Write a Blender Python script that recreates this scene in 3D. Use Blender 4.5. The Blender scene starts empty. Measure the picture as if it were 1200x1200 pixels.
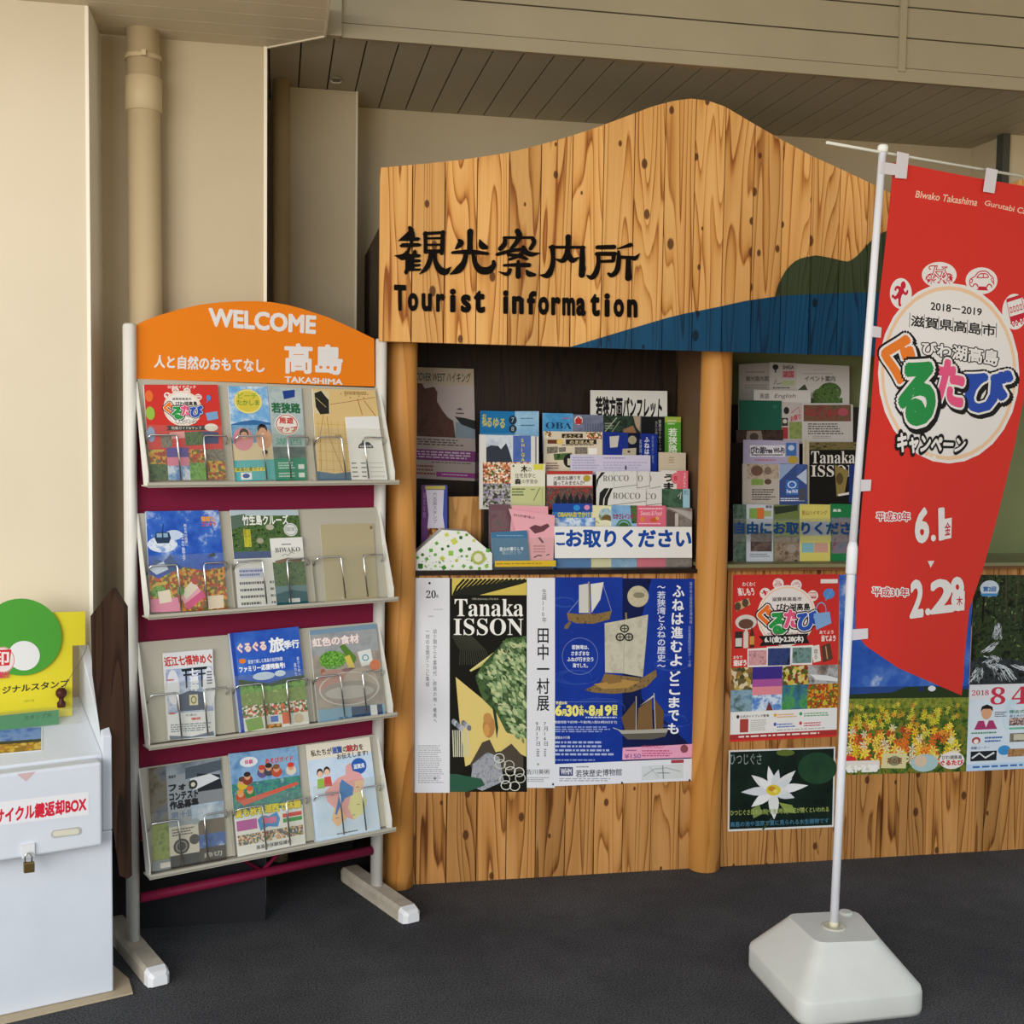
import bpy, math, random
from mathutils import Vector
from mathutils.geometry import tessellate_polygon
random.seed(7)
SC = bpy.context.scene
COL = SC.collection

# ------------------------------------------------------------ camera
CAM_H = 1.55
YAW, PITCH, ROLL = math.radians(11.2), math.radians(-3.75), math.radians(.86)
FPX = 1400.0
FW = Vector((math.sin(YAW)*math.cos(PITCH), math.cos(YAW)*math.cos(PITCH), math.sin(PITCH)))
R0 = Vector((math.cos(YAW), -math.sin(YAW), 0)); U0 = R0.cross(FW)
RT = math.cos(ROLL)*R0 + math.sin(ROLL)*U0
UP = -math.sin(ROLL)*R0 + math.cos(ROLL)*U0
EYE = Vector((0, 0, CAM_H))
cd = bpy.data.cameras.new('camera'); cam = bpy.data.objects.new('camera', cd); COL.objects.link(cam)
from mathutils import Matrix
cam.matrix_world = Matrix(((RT.x, UP.x, -FW.x, 0), (RT.y, UP.y, -FW.y, 0), (RT.z, UP.z, -FW.z, CAM_H), (0, 0, 0, 1)))
cd.sensor_width = 36; cd.lens = 36*FPX/1200; cd.clip_start = .05
SC.camera = cam

# ------------------------------------------------------------ world and light
wd = bpy.data.worlds.new('sky'); SC.world = wd; wd.use_nodes = True
nt = wd.node_tree; bg = nt.nodes['Background']
tc = nt.nodes.new('ShaderNodeTexCoord'); sx = nt.nodes.new('ShaderNodeSeparateXYZ')
cr = nt.nodes.new('ShaderNodeValToRGB'); mr = nt.nodes.new('ShaderNodeMapRange')
mr.inputs['From Min'].default_value = -1; mr.inputs['From Max'].default_value = 1
nt.links.new(tc.outputs['Generated'], sx.inputs[0]); nt.links.new(sx.outputs['Z'], mr.inputs['Value'])
nt.links.new(mr.outputs[0], cr.inputs[0]); nt.links.new(cr.outputs[0], bg.inputs[0])
e = cr.color_ramp.elements
e[0].position = 0; e[0].color = (.95, .78, .54, 1)          # sunlit paving outside the canopy
e[1].position = 1; e[1].color = (.60, .78, 1.0, 1)
a = cr.color_ramp.elements.new(.485); a.color = (.95, .78, .52, 1)
a = cr.color_ramp.elements.new(.53); a.color = (.92, .97, 1.0, 1)
bg.inputs[1].default_value = .8
ld = bpy.data.lights.new('daylight', 'AREA'); ld.shape = 'RECTANGLE'; ld.size = 4.5; ld.size_y = 2.6
ld.energy = 215; ld.color = (1, .97, .93)
lo = bpy.data.objects.new('daylight', ld); COL.objects.link(lo); lo.location = (-3.2, -1.8, 2.2)
lo.rotation_euler = (Vector((.5, 4, 1.0)) - lo.location).to_track_quat('-Z', 'Y').to_euler()
SC.view_settings.view_transform = 'Standard'; SC.view_settings.look = 'None'
SC.view_settings.exposure = 0.42; SC.view_settings.gamma = 1; SC.view_settings.use_curve_mapping = False

# ------------------------------------------------------------ pixels to points on real planes
def ray(x, y): return FW + RT*((x-600)/FPX) - UP*((y-600)/FPX)
def hit(x, y, pl):
    p, n = pl; d = ray(x, y)
    return EYE + d*((p-EYE).dot(n)/d.dot(n))
def proj(P):
    d = P-EYE; z = d.dot(FW)
    return (600+FPX*d.dot(RT)/z, 600-FPX*d.dot(UP)/z)
def planeY(Y, tilt=0, z=1.0):
    t = math.radians(tilt)
    return (Vector((0, Y, z)), Vector((0, -math.cos(t), math.sin(t))))
def planeZ(z): return (Vector((0, 0, z)), Vector((0, 0, 1)))
def onY(x, y, Y): return hit(x, y, planeY(Y))

# ------------------------------------------------------------ materials
MATS = {}
def lin(c): return c/12.92 if c <= .04045 else ((c+.055)/1.055)**2.4
def rgb(h):
    h = h.lstrip('#')
    if len(h) == 3: h = ''.join(c*2 for c in h)
    return tuple(lin(int(h[i:i+2], 16)/255) for i in (0, 2, 4)) + (1,)
def newmat(name):
    m = bpy.data.materials.new(name); m.use_nodes = True
    return m, m.node_tree, m.node_tree.nodes['Principled BSDF']
def P(h, rough=.6, metal=0, spec=.14):
    k = (h, rough, metal, spec)
    if k not in MATS:
        m, t, b = newmat('paint_'+h); b.inputs['Base Color'].default_value = rgb(h)
        b.inputs['Roughness'].default_value = rough; b.inputs['Metallic'].default_value = metal
        b.inputs['Specular IOR Level'].default_value = spec
        MATS[k] = m
    return MATS[k]
def node(t, typ, **kw):
    n = t.nodes.new('ShaderNode'+typ)
    for k, v in kw.items():
        if k in n.inputs: n.inputs[k].default_value = v
        else: setattr(n, k, v)
    return n
def ramp(t, src, stops, interp='LINEAR'):
    r = t.nodes.new('ShaderNodeValToRGB'); t.links.new(src, r.inputs[0]); r.color_ramp.interpolation = interp
    el = r.color_ramp.elements
    while len(el) < len(stops): el.new(.5)
    for e_, (p, c) in zip(el, stops): e_.position = p; e_.color = rgb(c)
    return r.outputs[0]
def photo(kind, cols, scale=40, stretch=(1, 1, 1), seed=0, rough=.45, detail=4):
    """printed photograph: mottled colours of leaves, flowers, rocks, clouds"""
    k = (kind, tuple(cols), scale, stretch, seed)
    if k in MATS: return MATS[k]
    m, t, b = newmat('print_'+kind); b.inputs['Roughness'].default_value = rough; b.inputs['Specular IOR Level'].default_value = .14
    co = t.nodes.new('ShaderNodeTexCoord'); mp = node(t, 'Mapping'); t.links.new(co.outputs['Object'], mp.inputs[0])
    mp.inputs['Scale'].default_value = stretch; mp.inputs['Location'].default_value = (seed*1.7, seed*.3, seed*2.1)
    n = len(cols)
    if kind == 'cells':
        v = node(t, 'TexVoronoi', Scale=scale); t.links.new(mp.outputs[0], v.inputs['Vector'])
        s = node(t, 'SeparateColor'); t.links.new(v.outputs['Color'], s.inputs[0])
        out = ramp(t, s.outputs[0], [(i/n, c) for i, c in enumerate(cols)], 'CONSTANT')
    else:
        v = node(t, 'TexNoise', Scale=scale, Detail=detail, Roughness=.65); t.links.new(mp.outputs[0], v.inputs['Vector'])
        out = ramp(t, v.outputs[0], [(.32+.36*i/max(1, n-1), c) for i, c in enumerate(cols)])
    t.links.new(out, b.inputs['Base Color']); MATS[k] = m
    return m
def mottled(name, c1, c2, scale, rough=.7, bump=0, bscale=200, stretch=(1, 1, 1)):
    m, t, b = newmat(name); b.inputs['Roughness'].default_value = rough; b.inputs['Specular IOR Level'].default_value = .25
    co = t.nodes.new('ShaderNodeTexCoord'); mp = node(t, 'Mapping'); t.links.new(co.outputs['Object'], mp.inputs[0])
    mp.inputs['Scale'].default_value = stretch
    v = node(t, 'TexNoise', Scale=scale, Detail=5, Roughness=.6); t.links.new(mp.outputs[0], v.inputs['Vector'])
    t.links.new(ramp(t, v.outputs[0], [(.3, c1), (.7, c2)]), b.inputs['Base Color'])
    if bump:
        w = node(t, 'TexNoise', Scale=bscale, Detail=3); t.links.new(co.outputs['Object'], w.inputs['Vector'])
        bp = node(t, 'Bump', Strength=bump, Distance=.004); t.links.new(w.outputs[0], bp.inputs['Height']); t.links.new(bp.outputs[0], b.inputs['Normal'])
    return m
def wood(name, light, mid, dark, knot='#4a2710', pw=.105, tint=.5, knots=True, rough=.5, gs=1.0, kth=.56):
    """cedar boards running upwards: every board its own tone, cathedral grain and knots"""
    m, t, b = newmat(name); b.inputs['Roughness'].default_value = rough; b.inputs['Specular IOR Level'].default_value = .2
    L = t.links.new
    co = t.nodes.new('ShaderNodeTexCoord'); s = node(t, 'SeparateXYZ'); L(co.outputs['Object'], s.inputs[0])
    def mth(op, a, b_=None):
        n = t.nodes.new('ShaderNodeMath'); n.operation = op
        for i, q in enumerate((a, b_)):
            if q is None: continue
            if isinstance(q, (int, float)): n.inputs[i].default_value = q
            else: L(q, n.inputs[i])
        return n.outputs[0]
    idx = mth('FLOOR', mth('DIVIDE', s.outputs[0], pw))
    wn = node(t, 'TexWhiteNoise', noise_dimensions='1D'); L(idx, wn.inputs['W'])
    rnd = wn.outputs['Value']
    # board-local coordinate with a random shift so grain differs from board to board
    cx = t.nodes.new('ShaderNodeCombineXYZ')
    L(s.outputs[0], cx.inputs[0]); L(mth('MULTIPLY', rnd, 37.0), cx.inputs[1])
    L(mth('ADD', s.outputs[2], mth('MULTIPLY', rnd, 11.0)), cx.inputs[2])
    mp = node(t, 'Mapping'); L(cx.outputs[0], mp.inputs[0]); mp.inputs['Scale'].default_value = (8*gs, 1, .55*gs)
    nz = node(t, 'TexNoise', Scale=1.3, Detail=1.5, Roughness=.4, Distortion=.15); L(mp.outputs[0], nz.inputs['Vector'])
    rings = mth('FRACT', mth('MULTIPLY', nz.outputs[0], 13.0))
    mp2 = node(t, 'Mapping'); L(cx.outputs[0], mp2.inputs[0]); mp2.inputs['Scale'].default_value = (190, 1, 2.5)
    fine = node(t, 'TexNoise', Scale=1.0, Detail=3); L(mp2.outputs[0], fine.inputs['Vector'])
    mp4 = node(t, 'Mapping'); L(cx.outputs[0], mp4.inputs[0]); mp4.inputs['Scale'].default_value = (14, 1, 1.2)
    big = node(t, 'TexNoise', Scale=1.0, Detail=2); L(mp4.outputs[0], big.inputs['Vector'])
    line = ramp(t, rings, [(.0, '#ffffff'), (.62, '#dddddd'), (.93, '#555555'), (1.0, '#ffffff')])
    g = mth('ADD', mth('MULTIPLY', mth('ADD', line, 0.0), .55), mth('ADD', mth('MULTIPLY', fine.outputs[0], .30), mth('MULTIPLY', big.outputs[0], .40)))
    base = ramp(t, g, [(.36, dark), (.58, mid), (.92, light)])
    hs = node(t, 'HueSaturation'); L(base, hs.inputs['Color'])
    L(mth('ADD', mth('MULTIPLY', rnd, tint), 1-tint*.55), hs.inputs['Value'])
    out = hs.outputs[0]
    if knots:
        cx2 = t.nodes.new('ShaderNodeCombineXYZ'); L(mth('MULTIPLY', s.outputs[0], 10.0), cx2.inputs[0]); L(mth('MULTIPLY', mth('ADD', s.outputs[2], mth('MULTIPLY', rnd, 11.0)), 6.0), cx2.inputs[1])
        vo = node(t, 'TexVoronoi', Scale=1.0, Randomness=.9); vo.voronoi_dimensions = '2D'; L(cx2.outputs[0], vo.inputs['Vector'])
        sc_ = node(t, 'SeparateColor'); L(vo.outputs['Color'], sc_.inputs[0])
        rad = mth('MULTIPLY', mth('GREATER_THAN', sc_.outputs[0], kth), mth('ADD', mth('MULTIPLY', sc_.outputs[1], .09), .045))
        d = mth('DIVIDE', vo.outputs['Distance'], mth('ADD', rad, .0001))
        halo = ramp(t, d, [(.8, '#777777'), (2.6, '#000000')])
        mh = node(t, 'Mix', data_type='RGBA'); L(halo, mh.inputs[0]); L(out, mh.inputs[6]); mh.inputs[7].default_value = rgb(dark)
        kf = ramp(t, d, [(.70, '#f0f0f0'), (1.0, '#000000')])
        mx = node(t, 'Mix', data_type='RGBA'); L(kf, mx.inputs[0]); L(mh.outputs[2], mx.inputs[6]); mx.inputs[7].default_value = rgb(knot)
        out = mx.outputs[2]
    L(out, b.inputs['Base Color'])
    return m
def clear(name, tint='#ffffff', mixf=.9, rough=.05):
    m = bpy.data.materials.new(name); m.use_nodes = True; t = m.node_tree
    t.nodes.remove(t.nodes['Principled BSDF'])
    tr = node(t, 'BsdfTransparent'); tr.inputs[0].default_value = rgb(tint)
    gl = node(t, 'BsdfPrincipled'); gl.inputs['Base Color'].default_value = rgb('#dfe3e0'); gl.inputs['Roughness'].default_value = rough
    mx = node(t, 'MixShader'); mx.inputs[0].default_value = 1-mixf
    t.links.new(tr.outputs[0], mx.inputs[1]); t.links.new(gl.outputs[0], mx.inputs[2])
    t.links.new(mx.outputs[0], t.nodes['Material Output'].inputs[0])
    return m
def mat(c):
    if isinstance(c, str): return P(c)
    return c
def asphalt():
    m, t, b = newmat('asphalt'); b.inputs['Roughness'].default_value = .85; b.inputs['Specular IOR Level'].default_value = .25
    co = t.nodes.new('ShaderNodeTexCoord')
    def nz(sc, det=4):
        n = node(t, 'TexNoise', Scale=sc, Detail=det, Roughness=.65); t.links.new(co.outputs['Object'], n.inputs['Vector']); return n.outputs[0]
    big = ramp(t, nz(2.2), [(.35, '#48484b'), (.65, '#5e5e5f')])
    fine = ramp(t, nz(190, 2), [(.38, '#8a8a8a'), (.62, '#ffffff')])
    m1 = node(t, 'Mix', data_type='RGBA', blend_type='MULTIPLY'); m1.inputs[0].default_value = 1; t.links.new(big, m1.inputs[6]); t.links.new(fine, m1.inputs[7])
    scuff = ramp(t, nz(5.5, 6), [(.66, '#000000'), (.78, '#707070')])
    m2 = node(t, 'Mix', data_type='RGBA'); t.links.new(scuff, m2.inputs[0]); t.links.new(m1.outputs[2], m2.inputs[6]); m2.inputs[7].default_value = rgb('#75736f')
    t.links.new(m2.outputs[2], b.inputs['Base Color'])
    bp = node(t, 'Bump', Strength=.5, Distance=.004); t.links.new(nz(260, 3), bp.inputs['Height']); t.links.new(bp.outputs[0], b.inputs['Normal'])
    return m
WHITE = '#e9e7e2'
CREAM = mottled('cream_wall_panel', '#b9aa8c', '#c2b395', 1.6, .55, .03, 300)
CREAM_PALE = mottled('pale_wall_panel', '#cfc3aa', '#d6cab3', 1.2, .5, .03, 300)
CEIL = mottled('soffit_metal', '#978b72', '#a09479', 2, .5)
ASPHALT = asphalt()
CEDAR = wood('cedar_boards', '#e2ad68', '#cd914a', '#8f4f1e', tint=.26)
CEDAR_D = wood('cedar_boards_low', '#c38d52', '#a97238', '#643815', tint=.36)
BLUE_W = wood('blue_stained_boards', '#124a6b', '#0d3b59', '#082740', knot='#061b29', tint=.4)
GREEN_W = wood('green_stained_boards', '#3d4a30', '#333f29', '#28321f', knot='#1c2416', tint=.25)
LOG = wood('peeled_log', '#d0934c', '#c68842', '#b07232', pw=9.0, tint=0, knots=False, rough=.4, gs=.5)
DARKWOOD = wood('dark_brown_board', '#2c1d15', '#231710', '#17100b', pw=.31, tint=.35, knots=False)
BROWNSIDE = wood('brown_side_board', '#6f543c', '#604832', '#4c3725', pw=3, tint=0, knots=False)
SHADEWOOD = wood('shade_toned_board', '#4a3224', '#3a2519', '#25170f', pw=.06, tint=.4)  # brown board, its colour deepened to carry the shadow of the gap
CHROME = P('#d8d8d8', .18, 1, .5)
ACRYL = clear('clear_acrylic', '#fcfcfa', .955)
IVORY = mottled('ivory_enamel', '#dcd9cd', '#d3cfc1', 8, .35)
TRAYM = P('#b9b3a3', .45)

# ------------------------------------------------------------ mesh builder
class MB:
    def __init__(s): s.v = []; s.f = []; s.m = []; s.sm = []; s.mats = []
    def mi(s, m):
        m = mat(m)
        if m not in s.mats: s.mats.append(m)
        return s.mats.index(m)
    def add(s, vs, fs, m, smooth=False):
        o = len(s.v); s.v += [Vector(p) for p in vs]; k = s.mi(m)
        for f in fs: s.f.append(tuple(i+o for i in f)); s.m.append(k); s.sm.append(smooth)
    def box(s, a, b, m, fr=None):
        (x0, y0, z0), (x1, y1, z1) = a, b
        vs = [(x, y, z) for z in (z0, z1) for y in (y0, y1) for x in (x0, x1)]
        if fr: vs = [fr(*p) for p in vs]
        s.add(vs, [(0, 2, 3, 1), (4, 5, 7, 6), (0, 1, 5, 4), (2, 6, 7, 3), (0, 4, 6, 2), (1, 3, 7, 5)], m)
        return s
    def prism(s, pts, vec, m, side=None):
        """planar outline pushed along vec"""
        pts = [Vector(p) for p in pts]; vec = Vector(vec); n = len(pts)
        tr = tessellate_polygon([pts])
        s.add(pts, [tuple(t) for t in tr], m); s.add([p+vec for p in pts], [tuple(t) for t in tr], m)
        vs = []; fs = []
        for i in range(n):
            j = (i+1) % n; k = len(vs); vs += [pts[i], pts[j], pts[j]+vec, pts[i]+vec]; fs.append((k, k+1, k+2, k+3))
        s.add(vs, fs, side or m); return s
    def tube(s, path, r, m, n=10, caps=True):
        path = [Vector(p) for p in path]; rr = r if isinstance(r, (list, tuple)) else [r]*len(path)
        vs = []; fs = []; prev = None
        for i, p in enumerate(path):
            a = path[max(0, i-1)]; b = path[min(len(path)-1, i+1)]; d = (b-a).normalized()
            if prev is None:
                u = d.cross(Vector((0, 0, 1)) if abs(d.z) < .9 else Vector((1, 0, 0))).normalized()
            else: u = (prev-d*prev.dot(d)).normalized()
            prev = u; w = d.cross(u)
            for k in range(n):
                an = 2*math.pi*k/n; vs.append(p+(u*math.cos(an)+w*math.sin(an))*rr[i])
        for i in range(len(path)-1):
            for k in range(n):
                k2 = (k+1) % n; fs.append((i*n+k, i*n+k2, (i+1)*n+k2, (i+1)*n+k))
        s.add(vs, fs, m, True)
        if caps:
            s.add(vs[:n], [tuple(range(n))[::-1]], m); s.add(vs[-n:], [tuple(range(n))], m)
        return s
    def loft(s, rings, m, smooth=True, cap=True):
        n = len(rings[0]); vs = [p for r in rings for p in r]; fs = []
        for i in range(len(rings)-1):
            for k in range(n):
                k2 = (k+1) % n; fs.append((i*n+k, i*n+k2, (i+1)*n+k2, (i+1)*n+k))
        s.add(vs, fs, m, smooth)
        if cap: s.add(rings[0], [tuple(range(n))[::-1]], m); s.add(rings[-1], [tuple(range(n))], m)
        return s
    def sphere(s, c, r, m, nu=16, nv=10):
        c = Vector(c); rings = []
        for i in range(1, nv):
            a = math.pi*i/nv
            rings.append([c+Vector((r*math.sin(a)*math.cos(2*math.pi*k/nu), r*math.sin(a)*math.sin(2*math.pi*k/nu), -r*math.cos(a))) for k in range(nu)])
        return s.loft(rings, m)
    def build(s, name, parent=None, origin=None, bevel=0, seg=2, fix=True):
        me = bpy.data.meshes.new(name)
        if origin is None:
            if parent is not None: origin = Vector(parent['_o'])
            else:
                xs = [p.x for p in s.v]; ys = [p.y for p in s.v]; zs = [p.z for p in s.v]
                origin = Vector(((min(xs)+max(xs))/2, (min(ys)+max(ys))/2, min(zs)))
        origin = Vector(origin)
        me.from_pydata([tuple(p-origin) for p in s.v], [], s.f)
        for m in s.mats: me.materials.append(m)
        me.polygons.foreach_set('material_index', s.m); me.polygons.foreach_set('use_smooth', s.sm)
        if fix:
            import bmesh
            bm = bmesh.new(); bm.from_mesh(me); bmesh.ops.remove_doubles(bm, verts=bm.verts, dist=1e-6)
            bmesh.ops.recalc_face_normals(bm, faces=bm.faces); bm.to_mesh(me); bm.free()
        me.update()
        o = bpy.data.objects.new(name, me); COL.objects.link(o)
        if parent is not None:
            o.parent = parent; o.location = origin-Vector(parent['_o'])
        else: o.location = origin
        o['_o'] = tuple(origin)
        if bevel:
            b = o.modifiers.new('bevel', 'BEVEL'); b.width = bevel; b.segments = seg; b.limit_method = 'ANGLE'; b.angle_limit = math.radians(40)
        return o
def empty(name, loc):
    o = bpy.data.objects.new(name, None); COL.objects.link(o); o.location = loc; o['_o'] = tuple(loc); o.empty_display_size = .1
    return o
def tag(o, label, cat, group=None):
    o['label'] = label; o['category'] = cat
    if group: o['group'] = group
    return o
def struct(o): o['kind'] = 'structure'; return o

# ------------------------------------------------------------ lettering
_tc = bpy.data.curves.new('lettering_source', 'FONT'); _tc.resolution_u = 3
_to = bpy.data.objects.new('lettering_source', _tc); COL.objects.link(_to)
GLY = {}
def glyphs(s):
    if s not in GLY:
        _tc.body = s
        dg = bpy.context.evaluated_depsgraph_get(); dg.update()
        me = bpy.data.meshes.new_from_object(_to.evaluated_get(dg))
        vs = [(v.co.x, v.co.y) for v in me.vertices]
        fs = [tuple(p.vertices) for p in me.polygons]
        bpy.data.meshes.remove(me)
        GLY[s] = (vs, fs, min(v[0] for v in vs), max(v[0] for v in vs), min(v[1] for v in vs), max(v[1] for v in vs))
    return GLY[s]
def serif(s):
    o = ''
    for ch in s:
        if 'A' <= ch <= 'Z': o += chr(0x1D400+ord(ch)-65)
        elif 'a' <= ch <= 'z': o += chr(0x1D41A+ord(ch)-97)
        elif '0' <= ch <= '9': o += chr(0x1D7CE+ord(ch)-48)
        else: o += ch
    return o
def text_shapes(s, bold=0, vertical=False, n=8, shear=0, fit=False):
    """lettering in the unit square (v down): list of (points, faces)"""
    out = []
    if vertical:
        k = len(s)
        for i, ch in enumerate(s):
            if ch in ' \u3000': continue
            vs, fs, *_ = glyphs('｜' if ch in 'ー' else ch)
            out.append(([(x, (i+.88-y)/k) for x, y in vs], fs))
        bx, by = bold, bold/k
    else:
        vs, fs, x0, x1, y0, y1 = glyphs(s)
        out.append(([((x-x0)/(x1-x0)+shear*((y-y0)/(y1-y0)-.5), (y1-y)/(y1-y0)) for x, y in vs], fs))
        bx, by = bold/(x1-x0), bold/(y1-y0)
    if bold:
        base = out; out = []
        for i in range(n):
            a = 2*math.pi*(i+.5)/n
            for vs, fs in base: out.append(([(x+bx*math.cos(a), y+by*math.sin(a)) for x, y in vs], fs))
        out += base
    if fit and bold and not vertical: out = [([((x+bx)/(1+2*bx), (y+by)/(1+2*by)) for x, y in vs], fs) for vs, fs in out]
    return out

# ------------------------------------------------------------ printed sheets
def bil(q, u, v):
    (ax, ay), (bx, by), (cx, cy), (dx, dy) = q
    return ((ax*(1-u)+bx*u)*(1-v)+(dx*(1-u)+cx*u)*v, (ay*(1-u)+by*u)*(1-v)+(dy*(1-u)+cy*u)*v)
STEP = .000025
class Flat:
    def __init__(s, plane, off=0): s.pl = plane; s.off = off
    def at(s, x, y, d): return hit(x, y, s.pl)+s.pl[1]*(d+s.off)
    maxlen = None
def cut(tris, L):
    out = []; st = list(tris)
    while st:
        t = st.pop(); d = [math.hypot(t[i][0]-t[(i+1) % 3][0], t[i][1]-t[(i+1) % 3][1]) for i in range(3)]
        k = max(range(3), key=lambda i: d[i])
        if d[k] <= L: out.append(t); continue
        a, b, c = t[k], t[(k+1) % 3], t[(k+2) % 3]; m = ((a[0]+b[0])/2, (a[1]+b[1])/2)
        st += [(a, m, c), (m, b, c)]
    return out
class Art:
    """draws flat shapes, one ink layer above the other, on a surface"""
    def __init__(s, mb, surf, quad, view, start): s.mb = mb; s.sf = surf; s.q = quad; s.view = view; s.d = start
    def U(s, u, v): return bil(s.q, u, v)
    def V(s, x, y): return (s.view[0]+x/s.view[2], s.view[1]+y/s.view[2])
    def emit(s, pts, faces, c):
        if s.sf.maxlen:
            tr = []
            for f in faces:
                for i in range(1, len(f)-1): tr.append((pts[f[0]], pts[f[i]], pts[f[i+1]]))
            tr = cut(tr, s.sf.maxlen); pts = [p for t in tr for p in t]; faces = [(3*i, 3*i+1, 3*i+2) for i in range(len(tr))]
        s.mb.add([s.sf.at(x, y, s.d) for x, y in pts], faces, c)
    def poly(s, pts, c):
        tr = tessellate_polygon([[Vector((x, y, 0)) for x, y in pts]])
        s.emit(pts, [tuple(t) for t in tr], c)
    def draw(s, el):
        if el[0] == '@':                                 # one ink of many, layer given
            d0 = s.d; s.d = d0+el[1]*.00002; s.draw(el[2]); s.d = d0; return
        if el[0] == '^': s.d += el[1]; return
        k = el[0]; lo = k.islower(); k = k.lower(); M = s.U if lo else s.V
        s.d += STEP
        if k == 'r':
            _, a, b, c_, d, col = el; s.emit([M(a, b), M(c_, b), M(c_, d), M(a, d)], [(0, 1, 2, 3)], col)
        elif k == 'p': s.poly([M(*p) for p in el[1]], el[2])
        elif k == 'e':
            _, cu, cv, ru, rv, col = el[:6]; n = 28
            s.emit([M(cu+ru*math.cos(2*math.pi*i/n), cv+rv*math.sin(2*math.pi*i/n)) for i in range(n)], [tuple(range(n))], col)
        elif k == 'o':                                   # ring
            _, cu, cv, ru, rv, w, col = el; n = 36; pts = []
            for q in (1, 1-w):
                pts += [M(cu+ru*q*math.cos(2*math.pi*i/n), cv+rv*q*math.sin(2*math.pi*i/n)) for i in range(n)]
            s.emit(pts, [(i, (i+1) % n, n+(i+1) % n, n+i) for i in range(n)], col)
        elif k == 'l':                                   # stroke, width in photo pixels
            _, path, w, col = el; path = [M(*p) for p in path]
            pts = []
            for i, (x, y) in enumerate(path):
                ax, ay = path[max(0, i-1)]; bx, by = path[min(len(path)-1, i+1)]; dx, dy = bx-ax, by-ay; h = math.hypot(dx, dy) or 1
                pts += [(x-dy/h*w/2, y+dx/h*w/2), (x+dy/h*w/2, y-dx/h*w/2)]
            s.emit(pts, [(2*i, 2*i+1, 2*i+3, 2*i+2) for i in range(len(path)-1)], col)
        elif k in 'tq':
            if k == 't':
                _, tx, a, b, c_, d, col = el[:7]; op = el[7] if len(el) > 7 else {}
                cor = [M(a, b), M(c_, b), M(c_, d), M(a, d)]
            else:
                _, tx, cor, col = el[:4]; op = el[4] if len(el) > 4 else {}
                cor = [M(*p) for p in cor]
            dd = s.d
            for vs, fs in text_shapes(tx, op.get('b', 0), op.get('v', False), op.get('n', 8), op.get('sh', 0)):
                s.d += 2e-6; s.emit([bil(cor, u, v) for u, v in vs], fs, col)
        elif k == 'm':                                   # lines of print too small to read
            _, a, b, c_, d, rows, col = el[:7]; rg = random.Random(rows*13+int(a*97)+int(b*31)); pts = []; fs = []
            h = (d-b)/rows
            for r in range(rows):
                x = a; end = c_-(c_-a)*rg.random()*.25
                while x < end:
                    w = (c_-a)*rg.uniform(.03, .12); x2 = min(end, x+w); o = len(pts)
                    pts += [M(x, b+h*(r+.2)), M(x2, b+h*(r+.2)), M(x2, b+h*(r+.72)), M(x, b+h*(r+.72))]; fs.append((o, o+1, o+2, o+3)); x = x2+(c_-a)*.02
            s.emit(pts, fs, col)
def sheet(name, quad, plane, art=(), view=None, th=.003, base=WHITE, off=0, zb=None, parent=None, edge=None, tilt_art=None):
    """a printed sheet or booklet standing on its own plane; quad = TL, TR, BR, BL (or TL, TR with zb: its foot's height)"""
    if view: quad = [(view[0]+x/view[2], view[1]+y/view[2]) for x, y in quad]
    p, n = plane; pl = (p+n*off, n)
    if zb is not None:
        up = Vector((0, 0, 1)); up = (up-n*up.dot(n)).normalized(); q3 = []
        for x, y in quad[:2]:
            h = hit(x, y, pl); q3.append(proj(h+up*((zb-h.z)/up.z)))
        quad = [quad[0], quad[1], q3[1], q3[0]]
    mb = MB(); f = [hit(x, y, pl)+n*th for x, y in quad]; bk = [hit(x, y, pl) for x, y in quad]
    mb.add(f, [(0, 3, 2, 1)], base); mb.add(bk, [(0, 1, 2, 3)], edge or WHITE)
    mb.add(f+bk, [(i, (i+1) % 4, (i+1) % 4+4, i+4) for i in range(4)], edge or WHITE)
    A = Art(mb, Flat(pl), quad, view, th)
    for el in art: A.draw(el)
    return mb.build(name, parent, fix=False)
def logo(bx, by, w, h, small=False):
    """round campaign emblem: lower-case elements inside the given uv box"""
    def X(u): return bx+w*u
    def Y(v): return by+h*v
    E = []
    for ch, u, v in (('🏃', .10, .13), ('🚲', .30, .0), ('🚗', .58, .02), ('🚃', .84, .17)):
        E += [('e', X(u+.06), Y(v+.06), w*.085, h*.075, '#f1e6df'), ('t', ch, X(u), Y(v+.015), X(u+.12), Y(v+.105), '#c8242c')]
    E += [('e', X(.5), Y(.5), w*.46, h*.42, '#efe9e4'), ('o', X(.5), Y(.5), w*.44, h*.40, .05, '#f2cfae')]
    if not small: E += [('t', '2018-2019', X(.36), Y(.19), X(.64), Y(.225), '#2b2b2b', {'b': .03})]
    E += [('t', '滋賀県高島市', X(.27), Y(.245), X(.73), Y(.30), '#2b2b2b', {'b': .02})]
    def lay(s, a, b, c, d, col, k=.06, k2=.1):
        return [('t', s, X(a), Y(b), X(c), Y(d), '#201d1d', {'b': k+k2, 'n': 14}), ('t', s, X(a), Y(b), X(c), Y(d), '#f4f1ec', {'b': k+.04, 'n': 12}), ('t', s, X(a), Y(b), X(c), Y(d), col, {'b': k})]
    E += [('t', 'びわ湖高島', X(.34), Y(.335), X(.86), Y(.43), '#201d1d', {'b': .035})]
    E += lay('ぐ', .06, .36, .27, .62, '#ef7a2d') + lay('る', .24, .47, .50, .74, '#2c9a4b') + lay('た', .47, .43, .71, .66, '#ea5a86') + lay('び', .68, .45, .97, .70, '#2f55b5')
    E += lay('キャンペーン', .32, .77, .80, .86, '#f4f1ec', .05, .12)
    return E

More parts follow.
